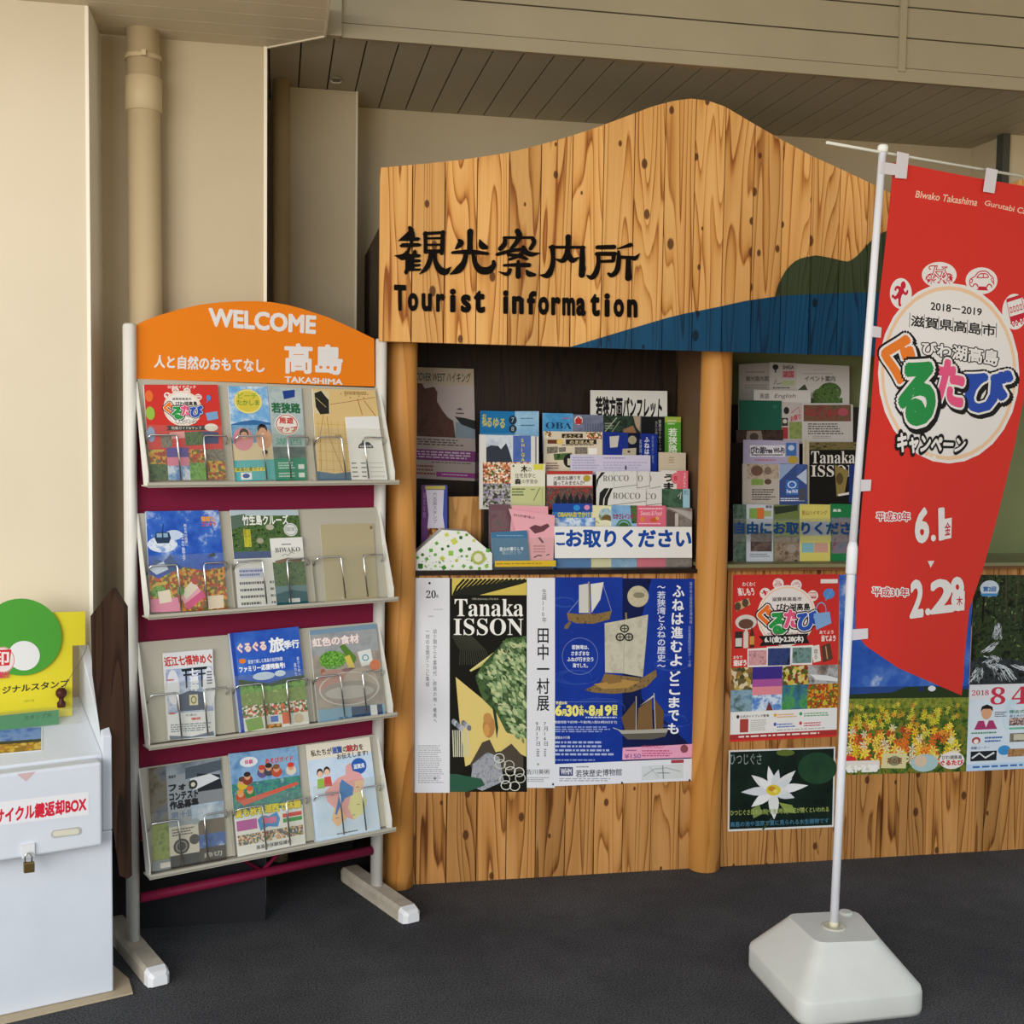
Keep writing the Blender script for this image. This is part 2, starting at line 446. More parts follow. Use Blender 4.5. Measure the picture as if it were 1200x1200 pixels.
# ============================================================ the setting
YB, YW, ZC = 3.995, 4.6, 2.741
FLOOR_Y0 = -1.6
struct(MB().box((-4, FLOOR_Y0, -.1), (6, YW+.1, 0), ASPHALT).build('floor'))
mb = MB()
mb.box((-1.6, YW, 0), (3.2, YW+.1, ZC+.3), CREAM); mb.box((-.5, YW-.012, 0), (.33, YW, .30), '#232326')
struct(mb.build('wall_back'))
mb = MB()
mb.box((2.838, 4.37, 0), (3.0, YW-.001, ZC+.0215), CREAM); mb.box((2.838, 4.355, 0), (5.0, 4.37, ZC+.0215), CREAM)
mb.box((2.815, 4.34, 0), (2.845, 4.385, ZC+.021), '#4a4a42')
struct(mb.build('wall_right'))
# left: flat pilaster, recessed panel, deeper panel
mb = MB(); mb.box((-3.2, 3.64, 0), (-.534, 3.90, 2.78), CREAM_PALE)
mb.box((-.534, 3.636, 0), (-.524, 3.90, 2.74), P('#f0ebdc', .4))
struct(mb.build('wall_left'))
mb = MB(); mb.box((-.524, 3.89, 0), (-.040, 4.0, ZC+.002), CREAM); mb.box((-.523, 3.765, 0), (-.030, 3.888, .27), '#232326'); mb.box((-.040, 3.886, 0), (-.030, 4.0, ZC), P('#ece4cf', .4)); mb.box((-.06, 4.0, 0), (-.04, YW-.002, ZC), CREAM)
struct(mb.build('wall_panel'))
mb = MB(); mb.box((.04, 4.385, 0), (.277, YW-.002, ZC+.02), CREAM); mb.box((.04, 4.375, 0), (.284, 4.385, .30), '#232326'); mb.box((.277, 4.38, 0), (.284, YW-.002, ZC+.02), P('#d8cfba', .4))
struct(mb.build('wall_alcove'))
SOFF = mottled('soffit_boards', '#d3c6aa', '#dacdb2', 2, .5)
# low soffit over the left, its corner cut off; boards run sideways
mb = MB(); y = 2.0; zz = ZC
while y < 3.88:
    y2 = min(y+.1, 3.888)
    def xr(yy): return .14 if yy <= 3.739 else .14-(yy-3.739)*1.141
    pts = [(-3.2, y+.0015, zz), (xr(y+.0015), y+.0015, zz)]
    if y < 3.739 < y2: pts.append((.14, 3.739, zz))
    pts += [(xr(y2-.0015), y2-.0015, zz), (-3.2, y2-.0015, zz)]
    mb.prism(pts, (0, 0, .02), SOFF); y = y2
mb.box((-3.2, 2.0, zz+.02), (.10, 3.70, zz+.06), '#d8cdb4')
EDGE = P('#d8ceb6', .4)
mb.prism([(.14, 2.0, zz-.004), (.146, 2.0, zz-.004), (.146, 3.742, zz-.004), (-.028, 3.896, zz-.004), (-.032, 3.890, zz-.004), (.14, 3.738, zz-.004)], (0, 0, .08), EDGE)
struct(mb.build('ceiling_soffit'))
# slatted ceiling behind the fascia
mb = MB(); x = -.025-.3
SLAT = mottled('ceiling_slats', '#b5ab92', '#bdb39a', 2, .5)
while x < 3.4:
    mb.box((x+.0025, 3.76, ZC+.0215), (x+.0975, YW+.02, ZC+.04), SLAT); x += .1
mb.box((-.3, 3.76, ZC+.033), (3.4, YW+.02, ZC+.06), '#3a352b')
struct(mb.build('ceiling'))
mb = MB(); FY = 3.74
mb.box((.19, FY, ZC), (5, FY+.02, ZC+.042), CEIL)
z = ZC+.042; k = 0
while z < 3.6:
    mb.box((.19, FY+.004, z+.003), (5, FY+.02, z+.098), CEIL); z += .1
mb.box((.14, FY+.015, ZC+.01), (5, FY+.03, 3.6), '#5a5242')
mb.box((.142, FY-.012, ZC), (.192, FY+.02, 3.6), CEIL)
mb.box((2.026, FY-.006, ZC+.03), (2.05, FY+.004, 3.6), CEIL)
struct(mb.build('trim_fascia'))
struct(MB().box((.146, .6, 3.6), (5, FY+.03, 3.66), CEIL).build('ceiling_canopy'))
mb = MB(); c = onY(394, 92, 4.1); hx = hit(394, 92, planeZ(ZC+.0213))
mb.tube([hx+Vector((0, 0, .0)), hx+Vector((0, 0, -.006))], .022, '#8d8672', 16)
mb.tube([hx+Vector((-.02, 0, -.006)), hx+Vector((-.012, -.004, -.016)), hx+Vector((.012, -.004, -.016)), hx+Vector((.02, 0, -.006))], .0035, '#b8ae94', 8)
tag(mb.build('ceiling_hook'), 'small round metal hook fitting on the dark slatted ceiling', 'hook')
# drain pipes
PIPE = P('#c9b692', .4)
p = empty('drain_pipe', (-.395, 3.82, .27))
def pp(z): return Vector((-.383-.012*(z/2.7), 3.825, z))
MB().tube([pp(.2705), pp(2.741)], .049, PIPE, 28).build('pipe', p)
MB().tube([pp(2.50), pp(2.503), pp(2.60), pp(2.603)], [.049, .054, .054, .049], PIPE, 28).build('socket', p)
mb = MB().tube([pp(2.652), pp(2.668)], .0535, PIPE, 28); mb.box(pp(2.66)+Vector((.002, -.066, -.008)), pp(2.66)+Vector((.014, -.05, .008)), PIPE); mb.build('pipe_clamp', p)
tag(p, 'thick beige drain pipe with socket and clamp running down to the orange-topped rack', 'pipe')
mb = MB(); mb.tube([Vector((.016, 4.31, 0)), Vector((.016, 4.31, 2.762))], .029, mottled('old_pipe', '#b39c75', '#a8926c', 3, .5), 20)
tag(mb.build('drain_pipe'), 'thinner shaded pipe in the dark gap beside the recessed panel', 'pipe')

# ============================================================ information booth
SY = 3.865                                  # face of the big sign
def at(x, y, Y): h = onY(x, y, Y); return (h.x, h.z)
booth = empty('information_booth', (1.6, 4.1, 0))
tag(booth, 'cedar information booth with a mountain-shaped sign on log posts', 'information booth')
top_px = [(445, 196.7), (500, 191.5), (543, 187), (592, 179.5), (630, 170.5), (667, 160), (700, 149), (733, 136.7), (765, 124.5), (790, 118), (810, 115.5), (830, 118), (850, 125), (880, 143), (913, 162), (950, 182), (983, 197), (1017, 213), (1043, 226), (1085, 236), (1125, 236), (1165, 224), (1195, 211), (1240, 198), (1290, 195)]
TOPW = [at(x, y, SY) for x, y in top_px]
BOTZ = at(700, 407.3, SY)[1]
def interp(W, x):
    if x <= W[0][0]: return W[0][1]
    for (a, b), (c, d) in zip(W, W[1:]):
        if x <= c: return b+(d-b)*(x-a)/(c-a)
    return W[-1][1]
PW = .105; X0 = TOPW[0][0]; X1 = TOPW[-1][0]
def planks(mb, xa, xb, top, bot, Y, th, m, gap=.0034, pw=PW, x0=None):
    x0 = X0 if x0 is None else x0
    k = math.floor((xa-x0)/pw)
    while x0+k*pw < xb-1e-6:
        a = max(xa, x0+k*pw+gap/2); b = min(xb, x0+(k+1)*pw-gap/2); k += 1
        if b-a < .002: continue
        n = 6; tp = [(a+(b-a)*i/n, top(a+(b-a)*i/n)) for i in range(n+1)]; bt = [(q, bot(q)) for q, _ in tp]
        tp = [(q, z) for (q, z), (_, zb) in zip(tp, bt) if z-zb > .001]; bt = [(q, bot(q)) for q, _ in tp]
        if len(tp) < 2: continue
        pts = [(q, Y, z) for q, z in tp]+[(q, Y, z) for q, z in reversed(bt)]
        mb.prism(pts, (0, th, 0), m)
mb = MB(); planks(mb, X0, X1, lambda x: interp(TOPW, x), lambda x: BOTZ, SY, .024, CEDAR)
n = 60; xs = [X0+.004+(X1-X0-.008)*i/n for i in range(n+1)]
mb.prism([(x, SY+.022, interp(TOPW, x)-.003) for x in xs]+[(x, SY+.022, BOTZ+.003) for x in reversed(xs)], (0, .012, 0), '#8a5a2e')
mb.build('sign_board', booth, (X0, SY, BOTZ))
lake_px = [(667, 407), (723, 390), (780, 373), (800, 368), (840, 360), (873, 352.7), (910, 347.3), (950, 344.8), (1017, 342.7), (1100, 344), (1290, 352)]
LAKE = [at(x, y, SY-.008) for x, y in lake_px]
hill_px = [(909, 347), (912, 335), (915, 328), (923, 314), (932, 306), (940, 302), (957, 299), (977, 303), (993, 307), (1000, 303.5), (1007, 298), (1020, 283), (1033, 273), (1060, 263), (1100, 262), (1150, 280), (1200, 300), (1290, 310)]
HILL = [at(x, y, SY-.006) for x, y in hill_px]
mb = MB(); planks(mb, LAKE[0][0]+.002, LAKE[-1][0], lambda x: interp(LAKE, x), lambda x: BOTZ-.002, SY-.009, .0085, BLUE_W); mb.build('lake_panel', booth, (X0, SY-.01, BOTZ))
mb = MB(); planks(mb, HILL[0][0]+.001, HILL[-1][0], lambda x: interp(HILL, x), lambda x: interp(LAKE, x)-.004, SY-.006, .0055, GREEN_W); mb.build('hill_panel', booth, (X0, SY-.01, BOTZ))
# raised black letters, each fitted to its own outline box (crop 440,240 at 3.529)
def V3(v): return lambda x, y: (v[0]+x/v[2], v[1]+y/v[2])
BLACK = P('#120e0b', .7, 0, .06)
def letter(mb, ch, cor, plane, th, m, bold=.03, n=8, base=0):
    p_, nn = plane
    for vs, fs in text_shapes(ch, bold, n=n, fit=True):
        pts = [bil(cor, u, v) for u, v in vs]
        f = [hit(x, y, plane)+nn*(base+th) for x, y in pts]; mb.add(f, fs, m)
        bd = {}
        for q in fs:
            for i in range(len(q)):
                e_ = (q[i], q[(i+1) % len(q)]); bd[e_] = 1
        sd = []; vv = []
        for a, b in bd:
            if (b, a) in bd: continue
            k = len(vv); vv += [f[a], f[b], f[b]-nn*th, f[a]-nn*th]; sd.append((k, k+1, k+2, k+3))
        mb.add(vv, sd, m)
        base += 2e-5
g = V3((440, 240, 3.529)); mb = MB(); SP = planeY(SY)
def brush(view, path):
    """one brush stroke: centre line with its own width at every point, blunt round ends"""
    pts = [(view[0]+x/view[2], view[1]+y/view[2], w/view[2]/2) for x, y, w in path]
    fine = []
    for i in range(len(pts)-1):                     # smooth the centre line
        p0 = pts[max(0, i-1)]; p1 = pts[i]; p2 = pts[i+1]; p3 = pts[min(len(pts)-1, i+2)]
        for k in range(5):
            t_ = k/5; fine.append(tuple(.5*((2*p1[c])+(-p0[c]+p2[c])*t_+(2*p0[c]-5*p1[c]+4*p2[c]-p3[c])*t_**2+(-p0[c]+3*p1[c]-3*p2[c]+p3[c])*t_**3) for c in range(3)))
    fine.append(pts[-1]); L_, R_ = [], []; n = len(fine)
    for i, (x, y, w) in enumerate(fine):
        a = fine[max(0, i-1)]; b = fine[min(n-1, i+1)]; dx, dy = b[0]-a[0], b[1]-a[1]; h = math.hypot(dx, dy) or 1; w = max(w, .15)
        L_.append((x-dy/h*w, y+dx/h*w)); R_.append((x+dy/h*w, y-dx/h*w))
    def cap(a, b, c):
        an = math.atan2(a[1]-c[1], a[0]-c[0]); r = math.hypot(a[0]-c[0], a[1]-c[1]); return [(c[0]+r*math.cos(an-math.pi*k/5), c[1]+r*math.sin(an-math.pi*k/5)) for k in range(1, 5)]
    return L_+cap(L_[-1], R_[-1], fine[-1])+R_[::-1]+cap(R_[0], L_[0], fine[0])
KA, KB, KC = (460, 255, 10), (575, 255, 10), (630, 265, 10)
STROKES = [(KA, p_) for p_ in (
    [(382, 185, 48), (385, 300, 42), (386, 405, 44)], [(372, 190, 38), (600, 176, 34)], [(586, 172, 46), (580, 300, 46), (574, 418, 46)], [(385, 246, 26), (570, 242, 26)], [(385, 322, 24), (570, 318, 24)], [(382, 396, 40), (575, 396, 46)],
    [(446, 415, 50), (436, 500, 56), (392, 595, 56), (318, 660, 10)], [(495, 415, 40), (502, 520, 50), (552, 610, 76), (620, 636, 76), (680, 580, 8)],
    [(908, 165, 70), (905, 290, 62), (905, 400, 66)], [(775, 265, 30), (795, 300, 76), (742, 362, 26)], [(1018, 258, 8), (1045, 328, 76), (1092, 350, 50)], [(702, 412, 34), (900, 402, 52), (1112, 424, 34)],
    [(862, 425, 50), (832, 530, 66), (772, 610, 84), (678, 662, 16)], [(944, 425, 44), (968, 540, 58), (1030, 615, 84), (1120, 620, 84), (1180, 565, 60), (1180, 515, 36)])]
STROKES += [(KB, p_) for p_ in (
    [(310, 160, 60), (332, 215, 66), (300, 290, 52), (238, 365, 40)], [(152, 236, 28), (490, 236, 30)], [(166, 240, 40), (160, 310, 58), (112, 365, 56)], [(485, 240, 42), (505, 290, 52), (464, 365, 44)],
    [(76, 432, 40), (250, 388, 42), (385, 372, 36)], [(380, 350, 46), (402, 396, 54), (470, 432, 56), (568, 418, 12)], [(205, 436, 36), (330, 452, 42), (420, 486, 30)], [(402, 380, 46), (330, 446, 42), (215, 492, 30)],
    [(155, 561, 28), (300, 556, 44), (444, 558, 52)], [(320, 512, 30), (320, 600, 54), (320, 690, 58)], [(225, 612, 40), (188, 664, 46), (90, 634, 4)], [(418, 622, 22), (448, 662, 64), (512, 672, 34)])]
STROKES += [(KC, p_) for p_ in (
    [(142, 248, 32), (540, 250, 32)], [(168, 248, 58), (178, 370, 46), (162, 490, 60), (112, 576, 72), (26, 574, 8)], [(522, 252, 48), (520, 400, 64), (514, 572, 70)], [(355, 126, 60), (352, 240, 54), (340, 330, 66), (290, 406, 56), (200, 384, 4)], [(358, 330, 52), (402, 402, 62), (472, 372, 20)],
    [(698, 250, 46), (890, 246, 52)], [(690, 326, 44), (900, 326, 50)], [(704, 330, 44), (710, 430, 46), (682, 540, 62), (632, 602, 58), (574, 580, 14)], [(890, 326, 48), (884, 404, 40)], [(720, 416, 30), (878, 410, 38)],
    [(936, 266, 14), (1084, 222, 50)], [(944, 298, 26), (948, 400, 50), (922, 526, 58), (864, 578, 50), (826, 556, 26)], [(950, 364, 34), (1090, 372, 42), (1140, 376, 52), (1190, 322, 4)], [(1060, 380, 54), (1060, 500, 62), (1060, 608, 74)])]
STP = [(KA, [(180, 110), (200, 98), (240, 130), (258, 200), (262, 235), (300, 232), (322, 250), (300, 275), (60, 275), (185, 160)]), (KA, [(80, 330), (110, 302), (300, 300), (335, 315), (320, 340), (100, 352)]),
       (KA, [(205, 270), (240, 280), (215, 350), (190, 420), (230, 440), (240, 390), (260, 375), (280, 400), (282, 430), (315, 432), (328, 450), (310, 468), (255, 470), (250, 490), (320, 492), (330, 510), (310, 525), (250, 528), (250, 545), (318, 545), (328, 558), (310, 575), (252, 578), (255, 600), (325, 598), (335, 612), (310, 625), (185, 628), (175, 655), (150, 668), (135, 640), (148, 600), (150, 495), (100, 500), (20, 445), (110, 430), (165, 390), (190, 330)])]
outl = [brush(v_, p_) for v_, p_ in STROKES]+[[(v_[0]+x/v_[2], v_[1]+y/v_[2]) for x, y in p_] for v_, p_ in STP]
for k, q in enumerate(outl): mb.prism([hit(x, y, SP)+SP[1]*(.006+2e-5*k) for x, y in q], -SP[1]*(.006+2e-5*k), BLACK)
o = mb.build('lettering', booth, fix=False); o['label'] = 'raised black Japanese lettering reading 観光案内所'
mb = MB(); xs_ = [(76, 126), (133, 176), (190, 232), (250, 286), (307, 331), (352, 394), (406, 452), (527, 548), (564, 612), (626, 664), (672, 716), (726, 764), (772, 824), (830, 868), (888, 926), (946, 968), (984, 1026), (1040, 1082)]
for ch, (a, b) in zip('Touristinformation', xs_):
    sl = lambda x: .029*(x-76)
    hi = {'T': 330, 'i': 340, 't': 344, 'f': 340}.get(ch, 362); lo_ = 430
    letter(mb, ch, [g(a, hi+sl(a)), g(b, hi+sl(b)), g(b, lo_+sl(b)+8), g(a, lo_+sl(a)+8)], SP, .005, BLACK, .040)
o = mb.build('lettering', booth, fix=False); o['label'] = 'raised black lettering reading Tourist information'
# log posts
def log(xp, yp, r, zt):
    b = hit(xp, yp, planeZ(0)); c = Vector((b.x, b.y+r, 0)); rings = []
    for z in (0, .004, .5, 1.0, 1.5, zt-.01, zt):
        k = r*(1-.03*z/zt)*(.93 if z in (0, zt) else 1)
        rings.append([c+Vector((k*math.cos(a*math.pi/16), k*math.sin(a*math.pi/16), z)) for a in range(32)])
    return MB().loft(rings, LOG).build('log_post', booth, c)
log(468, 1045, .051, BOTZ+.03); log(831, 1024, .056, BOTZ+.03)
# boarded front below, dark display recess above
XL, XM, XR = .44, 1.47, 3.3
zl = at(650, 673, YB)[1]
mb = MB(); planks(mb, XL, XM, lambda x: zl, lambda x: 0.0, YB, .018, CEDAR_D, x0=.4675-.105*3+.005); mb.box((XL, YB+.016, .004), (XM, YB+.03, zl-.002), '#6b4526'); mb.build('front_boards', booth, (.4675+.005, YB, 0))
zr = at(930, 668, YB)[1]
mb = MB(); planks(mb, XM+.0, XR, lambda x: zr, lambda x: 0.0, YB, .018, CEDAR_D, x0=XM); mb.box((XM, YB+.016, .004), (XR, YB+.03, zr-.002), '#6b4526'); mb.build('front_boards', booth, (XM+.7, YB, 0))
RB = 4.30                                   # back of the recess
ZS = at(650, 668, YB-.01)[1]                # shelf top
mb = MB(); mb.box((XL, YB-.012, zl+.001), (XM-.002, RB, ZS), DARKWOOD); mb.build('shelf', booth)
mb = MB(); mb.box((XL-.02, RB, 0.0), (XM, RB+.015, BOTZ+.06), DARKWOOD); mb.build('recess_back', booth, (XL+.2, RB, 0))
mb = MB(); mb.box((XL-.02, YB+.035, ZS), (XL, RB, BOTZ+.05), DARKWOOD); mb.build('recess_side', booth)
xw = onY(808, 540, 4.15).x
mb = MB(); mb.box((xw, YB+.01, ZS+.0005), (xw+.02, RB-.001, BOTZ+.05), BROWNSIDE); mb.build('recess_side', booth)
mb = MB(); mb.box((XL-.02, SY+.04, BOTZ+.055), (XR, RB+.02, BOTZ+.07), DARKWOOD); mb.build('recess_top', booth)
OLIVE = mottled('olive_board', '#7b8257', '#727a50', 3, .6)
xr0 = XM+.04
mb = MB(); mb.box((xr0, RB, 0), (XR, RB+.015, BOTZ+.054), OLIVE); mb.box((2.245, RB-.012, zr), (2.262, RB, BOTZ+.054), '#565c3a')
mb.box((2.75, RB-.012, zr), (2.765, RB, BOTZ+.054), '#565c3a'); mb.build('recess_back', booth)
zsill = at(930, 660, YB)[1]
mb = MB(); mb.box((XM, YB-.022, zr+.001), (XR, YB+.04, zsill-.012), '#7a5236'); mb.box((XM, YB-.03, zsill-.012), (XR, RB-.001, zsill), mottled('sill', '#8d8a63', '#7f7c58', 5, .6)); mb.build('window_sill', booth)
# dark side brace seen between the alcove and the sign
def onX(x, y, X): d = ray(x, y); return EYE+d*(X/d.x)
bx = .324
za = onX(444, 267, bx); zb_ = onX(427.5, 300, bx)
pts = [(bx, SY+.04, BOTZ), (bx, SY+.04, za.z), (bx, zb_.y, zb_.z), (bx, zb_.y, 0), (bx, SY+.2, 0), (bx, SY+.2, BOTZ)]
MB().prism(pts, (.02, 0, 0), DARKWOOD).build('side_brace', booth)

# ============================================================ brochure rack
RA = Vector((-.411, 3.582, 0)); RBp = Vector((.331, 3.899, 0)); RX = (RBp-RA).normalized(); RW = (RBp-RA).length
RN = Vector((RX.y, -RX.x, 0))               # towards the viewer
def rk(s, t, z): return RA+RX*s+RN*t+Vector((0, 0, z))
def rplane(t): return (RA+RN*t, RN)
rack = empty('brochure_rack', RA+RX*RW/2); tag(rack, 'four-tier brochure rack on white feet with an arched orange header board', 'brochure rack')
A_ = (130, 340, 3.3333); B_ = (150, 580, 3.75); C_ = (150, 720, 3.75); D_ = (150, 860, 3.75)
MAROON = P('#7d1a3a', .5); ORANGE = P('#ef8419', .45)
POST = mottled('post_enamel', '#d8d6cf', '#cfccc4', 6, .35)
ztl = hit(149, 379, rplane(0)).z; ztr = hit(445, 397, rplane(0)).z
for s_, zt in ((0, ztl), (RW, ztr)):
    rings = []
    for z in (.03, zt-.006, zt):
        k = 1 if z < zt else .8
        rings.append([rk(s_+.0185*k*math.cos(a*math.pi/12), .026*k*math.sin(a*math.pi/12), z) for a in range(24)])
    MB().loft(rings, POST).build('post', rack)
    # foot: rounded bar with worn white nose
    mb = MB(); rings = []
    for t, w, z0, h in ((-.215, .018, .012, .024), (-.205, .03, .004, .04), (-.19, .033, 0, .048), (.21, .033, 0, .046), (.235, .03, 0, .040), (.25, .02, .004, .028)):
        rings.append([rk(s_+x, t, z) for x, z in ((-w, z0), (w, z0), (w, z0+h*.75), (w*.75, z0+h), (-w*.75, z0+h), (-w, z0+h*.75))])
    mb.loft(rings[:4], mottled('worn_foot', '#a89d8c', '#c3baa9', 14, .6), smooth=False); f = mb.build('foot', rack)
    mb = MB(); mb.loft(rings[3:], P('#e4e4e4', .4), smooth=False); mb.build('foot_cap', f)
# rear frame tubes
zb1 = hit(300, 1066, rplane(0)).z
MB().tube([rk(.02, 0, .165), rk(RW-.02, 0, .165)], .0145, MAROON, 14).build('cross_bar', rack)
MB().tube([rk(RW/2, -.005, .17), rk(RW-.02, -.005, .46)], .006, MAROON, 8).build('brace_rod', rack)
MB().tube([rk(RW/2, -.005, .17), rk(.02, -.005, .46)], .006, MAROON, 8).build('brace_rod', rack)
zh0 = (hit(160, 447, rplane(0)).z+hit(439, 455, rplane(0)).z)/2
ztop = hit(160, 382, rplane(0)).z
zlow = hit(305, 960, rplane(0)).z
MB().box((.018, -.012, zlow), (RW-.018, -.004, zh0), MAROON, rk).build('back_panel', rack)
# header with arched top
hp = [(157.6, 382), (172, 375), (190, 368.5), (212, 362), (235, 357), (257, 354.3), (280, 353), (300, 352.8), (318, 354), (338, 357.6), (355, 362), (385, 372), (402, 379.5), (418, 387), (438.4, 397)]
HPL = rplane(.006)
pts = [hit(x, y, HPL) for x, y in hp]; a = hit(159, 444, HPL); b = hit(439, 453, HPL)
mb = MB(); mb.prism(pts+[b, a], -RN*.014, ORANGE)
hd = mb.build('header_board', rack)
mb = MB(); LET = P('#eae6e4', .4)
for tx, q, bo in (('WELCOME', [(381, 68), (803, 99), (800, 173), (383, 142)], .045), ('人と自然のおもてなし', [(170, 252), (600, 268), (600, 324), (168, 304)], .035), ('高島', [(677, 205), (906, 214), (905, 332), (677, 326)], .038), ('TAKASHIMA', [(679, 336), (905, 348), (904, 370), (679, 361)], .03)):
    letter(mb, tx, [(A_[0]+x/A_[2], A_[1]+y/A_[2]) for x, y in q], HPL, .0012, LET, bo)
mb.build('lettering', hd, fix=False)
mb = MB(); mb.box((.018, -.005, zh0-.013), (RW-.018, .012, zh0+.004), TRAYM, rk); mb.build('header_rail', rack)
# trays: sloping plate, foot ledge, end cheeks, dividers, chrome wire stops
TR_PX = [((159, 449), (439, 456), (166, 567), (456, 564.5)), ((165, 600), (439, 596), (168, 722), (457, 702)), ((163, 752), (438, 730), (171, 875), (457, 838)), ((164, 898), (434, 863), (173, 1027), (455, 973))]
TRAYS = []
for i, (tl, tr, bl, br) in enumerate(TR_PX):
    TT, TB = .012, .085
    zt = (hit(*tl, rplane(TT)).z+hit(*tr, rplane(TT)).z)/2; zb = (hit(*bl, rplane(TB+.035)).z+hit(*br, rplane(TB+.035)).z)/2
    s0, s1 = .016, RW-.01
    p0 = rk(0, TB, zb); p1 = rk(0, TT, zt); up = (p1-p0).normalized(); n = RX.cross(up)
    if n.dot(RN) < 0: n = -n
    pl = (p0+n*.003, n); TRAYS.append((pl, zb, zt))
    tray = MB().box((s0, 0, 0), (s1, 0.003, 1), TRAYM, lambda x, y, z: rk(x, TB+(TT-TB)*z, zb+(zt-zb)*z)+n*(y-.003)).build('tray', rack)
    mb = MB(); mb.box((s0-.004, TB-.02, zb-.008), (s1+.016, TB+.036, zb-.004), TRAYM, rk); mb.box((s0-.004, TB+.033, zb-.010), (s1+.016, TB+.036, zb+.004), TRAYM, rk); mb.build('ledge', tray)
    for sA in (s0-.003, s1-.001):
        pts = [rk(sA, TB+.033, zb-.004), rk(sA, TB-.004, zb-.004), rk(sA, TT-.012, zt), rk(sA, TT+.006, zt), rk(sA, TB+.033, zb+.03)]
        MB().prism(pts, RX*.003, P('#e2e0d8', .45)).build('cheek', tray)
    cw = (s1-s0)/3
    for k in (1, 2):
        MB().box((s0+k*cw-.0015, 0, 0), (s0+k*cw+.0015, .012, .45), TRAYM, lambda x, y, z: rk(x, TB+(TT-TB)*z, zb+(zt-zb)*z)+n*y).build('divider', tray)
    for k in range(3):
        a = s0+k*cw; h = .135; F = lambda s, d, hh: p0+RX*s+up*hh+n*d
        for e0, e1 in ((a+.012, a+cw*.36), (a+cw-.012, a+cw*.66)):
            sg = 1 if e1 > e0 else -1
            path = [F(e0, .002, h-.02), F(e0, .018, h-.008), F(e0+sg*.006, .026, h), F(e1-sg*.008, .028, h), F(e1-sg*.002, .028, h-.002), F(e1, .028, h-.009), F(e1, .030, .002)]
            MB().tube(path, .0027, CHROME, 8).build('wire_stop', tray)
        mb = MB(); pa = [F(a+.008, .023, .004), F(a+cw-.008, .023, .004), F(a+cw-.008, .023, .165), F(a+.008, .023, .165)]
        mb.prism(pa, n*.0015, ACRYL); mb.build('clear_front', tray)

def rsheet(i, name, label, quad, view, art, th=.004, base=WHITE, off=0, cat='brochure', edge=None):
    o = sheet(name, quad, TRAYS[i][0], art, view, th, base, off, edge=edge); return tag(o, label, cat)
TREES = photo('noise', ['#1d2f1c', '#35522c', '#5d7a40', '#2c4527', '#8a9a62'], 90)
AUT = photo('cells', ['#b5541f', '#d98a2b', '#7a5a24', '#c7b13d', '#5d6b2a', '#a33a20'], 130)
GRASS = photo('noise', ['#2f5d24', '#4f8a34', '#7fae4c', '#47792e'], 80)
HAZE = photo('noise', ['#3f6fb8', '#5d8cca', '#d8e4ee', '#86a9d6'], 22)
SKYB = photo('noise', ['#1f47a8', '#2a57b8', '#3c6cc6', '#c9d8ee'], 12)
FOOD = photo('cells', ['#c46a4a', '#e2c9a8', '#7f3f28', '#d98c58', '#5a6b33', '#f0e6d4'], 170)
FLOW = photo('cells', ['#d9c52e', '#e0661f', '#3c5f24', '#f0b23a', '#b8362a', '#4f7a2c', '#e8dcc0'], 110)
ROCK = photo('noise', ['#4a443c', '#6f675a', '#8f8878', '#5b5347'], 120)
# upper tier
rsheet(0, 'guidebook', 'red campaign guidebook with a round emblem, top left of the rack', [(125, 372), (413, 372), (447, 743), (150, 746)], A_,
    [('t', '公式ガイドブック', .32, .008, .70, .04, '#f5e8e4', {'b': .03})]+logo(.22, .03, .56, .44, True)+
    [('p', [(.26, .43), (.80, .43), (.77, .455), (.80, .48), (.26, .48), (.29, .455)], '#262020'), ('t', '特集ガイド&マップ', .33, .438, .73, .472, '#f3eee6'),
     ('r', 0, .70, 1, 1, '#e8e0d8'), ('e', .06, .12, .055, .06, '#e8733a'), ('e', .06, .30, .06, .07, '#9ac04c'), ('e', .05, .52, .055, .08, '#8fa8d0'), ('e', .86, .14, .03, .03, '#5a8fd0'), ('l', [(.83, .19), (.88, .12)], 1.2, '#5a8fd0'), ('p', [(.80, .30), (.96, .28), (.97, .36), (.82, .38)], '#7ea6cf'),
     ('e', .86, .45, .09, .04, '#e5ded3'), ('p', [(.30, .50), (.50, .49), (.50, .56), (.30, .57)], '#e7a0a0'), ('p', [(.18, .54), (.32, .53), (.32, .65), (.18, .66)], ROCK), ('p', [(.50, .50), (.74, .49), (.74, .63), (.50, .64)], TREES), ('p', [(.74, .49), (.95, .50), (.94, .62), (.75, .62)], P('#2d3f73')),
     ('r', .0, .68, .24, .83, AUT), ('r', 0, .83, .24, 1, TREES), ('r', .24, .66, .53, .85, P('#5a4a9a')), ('r', .24, .76, .53, .85, P('#d87f9a')), ('r', .24, .85, .53, 1, HAZE), ('r', .53, .68, .76, .82, AUT), ('r', .53, .82, .76, 1, GRASS), ('r', .76, .68, 1, .80, ROCK), ('r', .76, .80, 1, 1, AUT)], .008, '#d23a33')
SKIN = P('#d9a27e', .5)
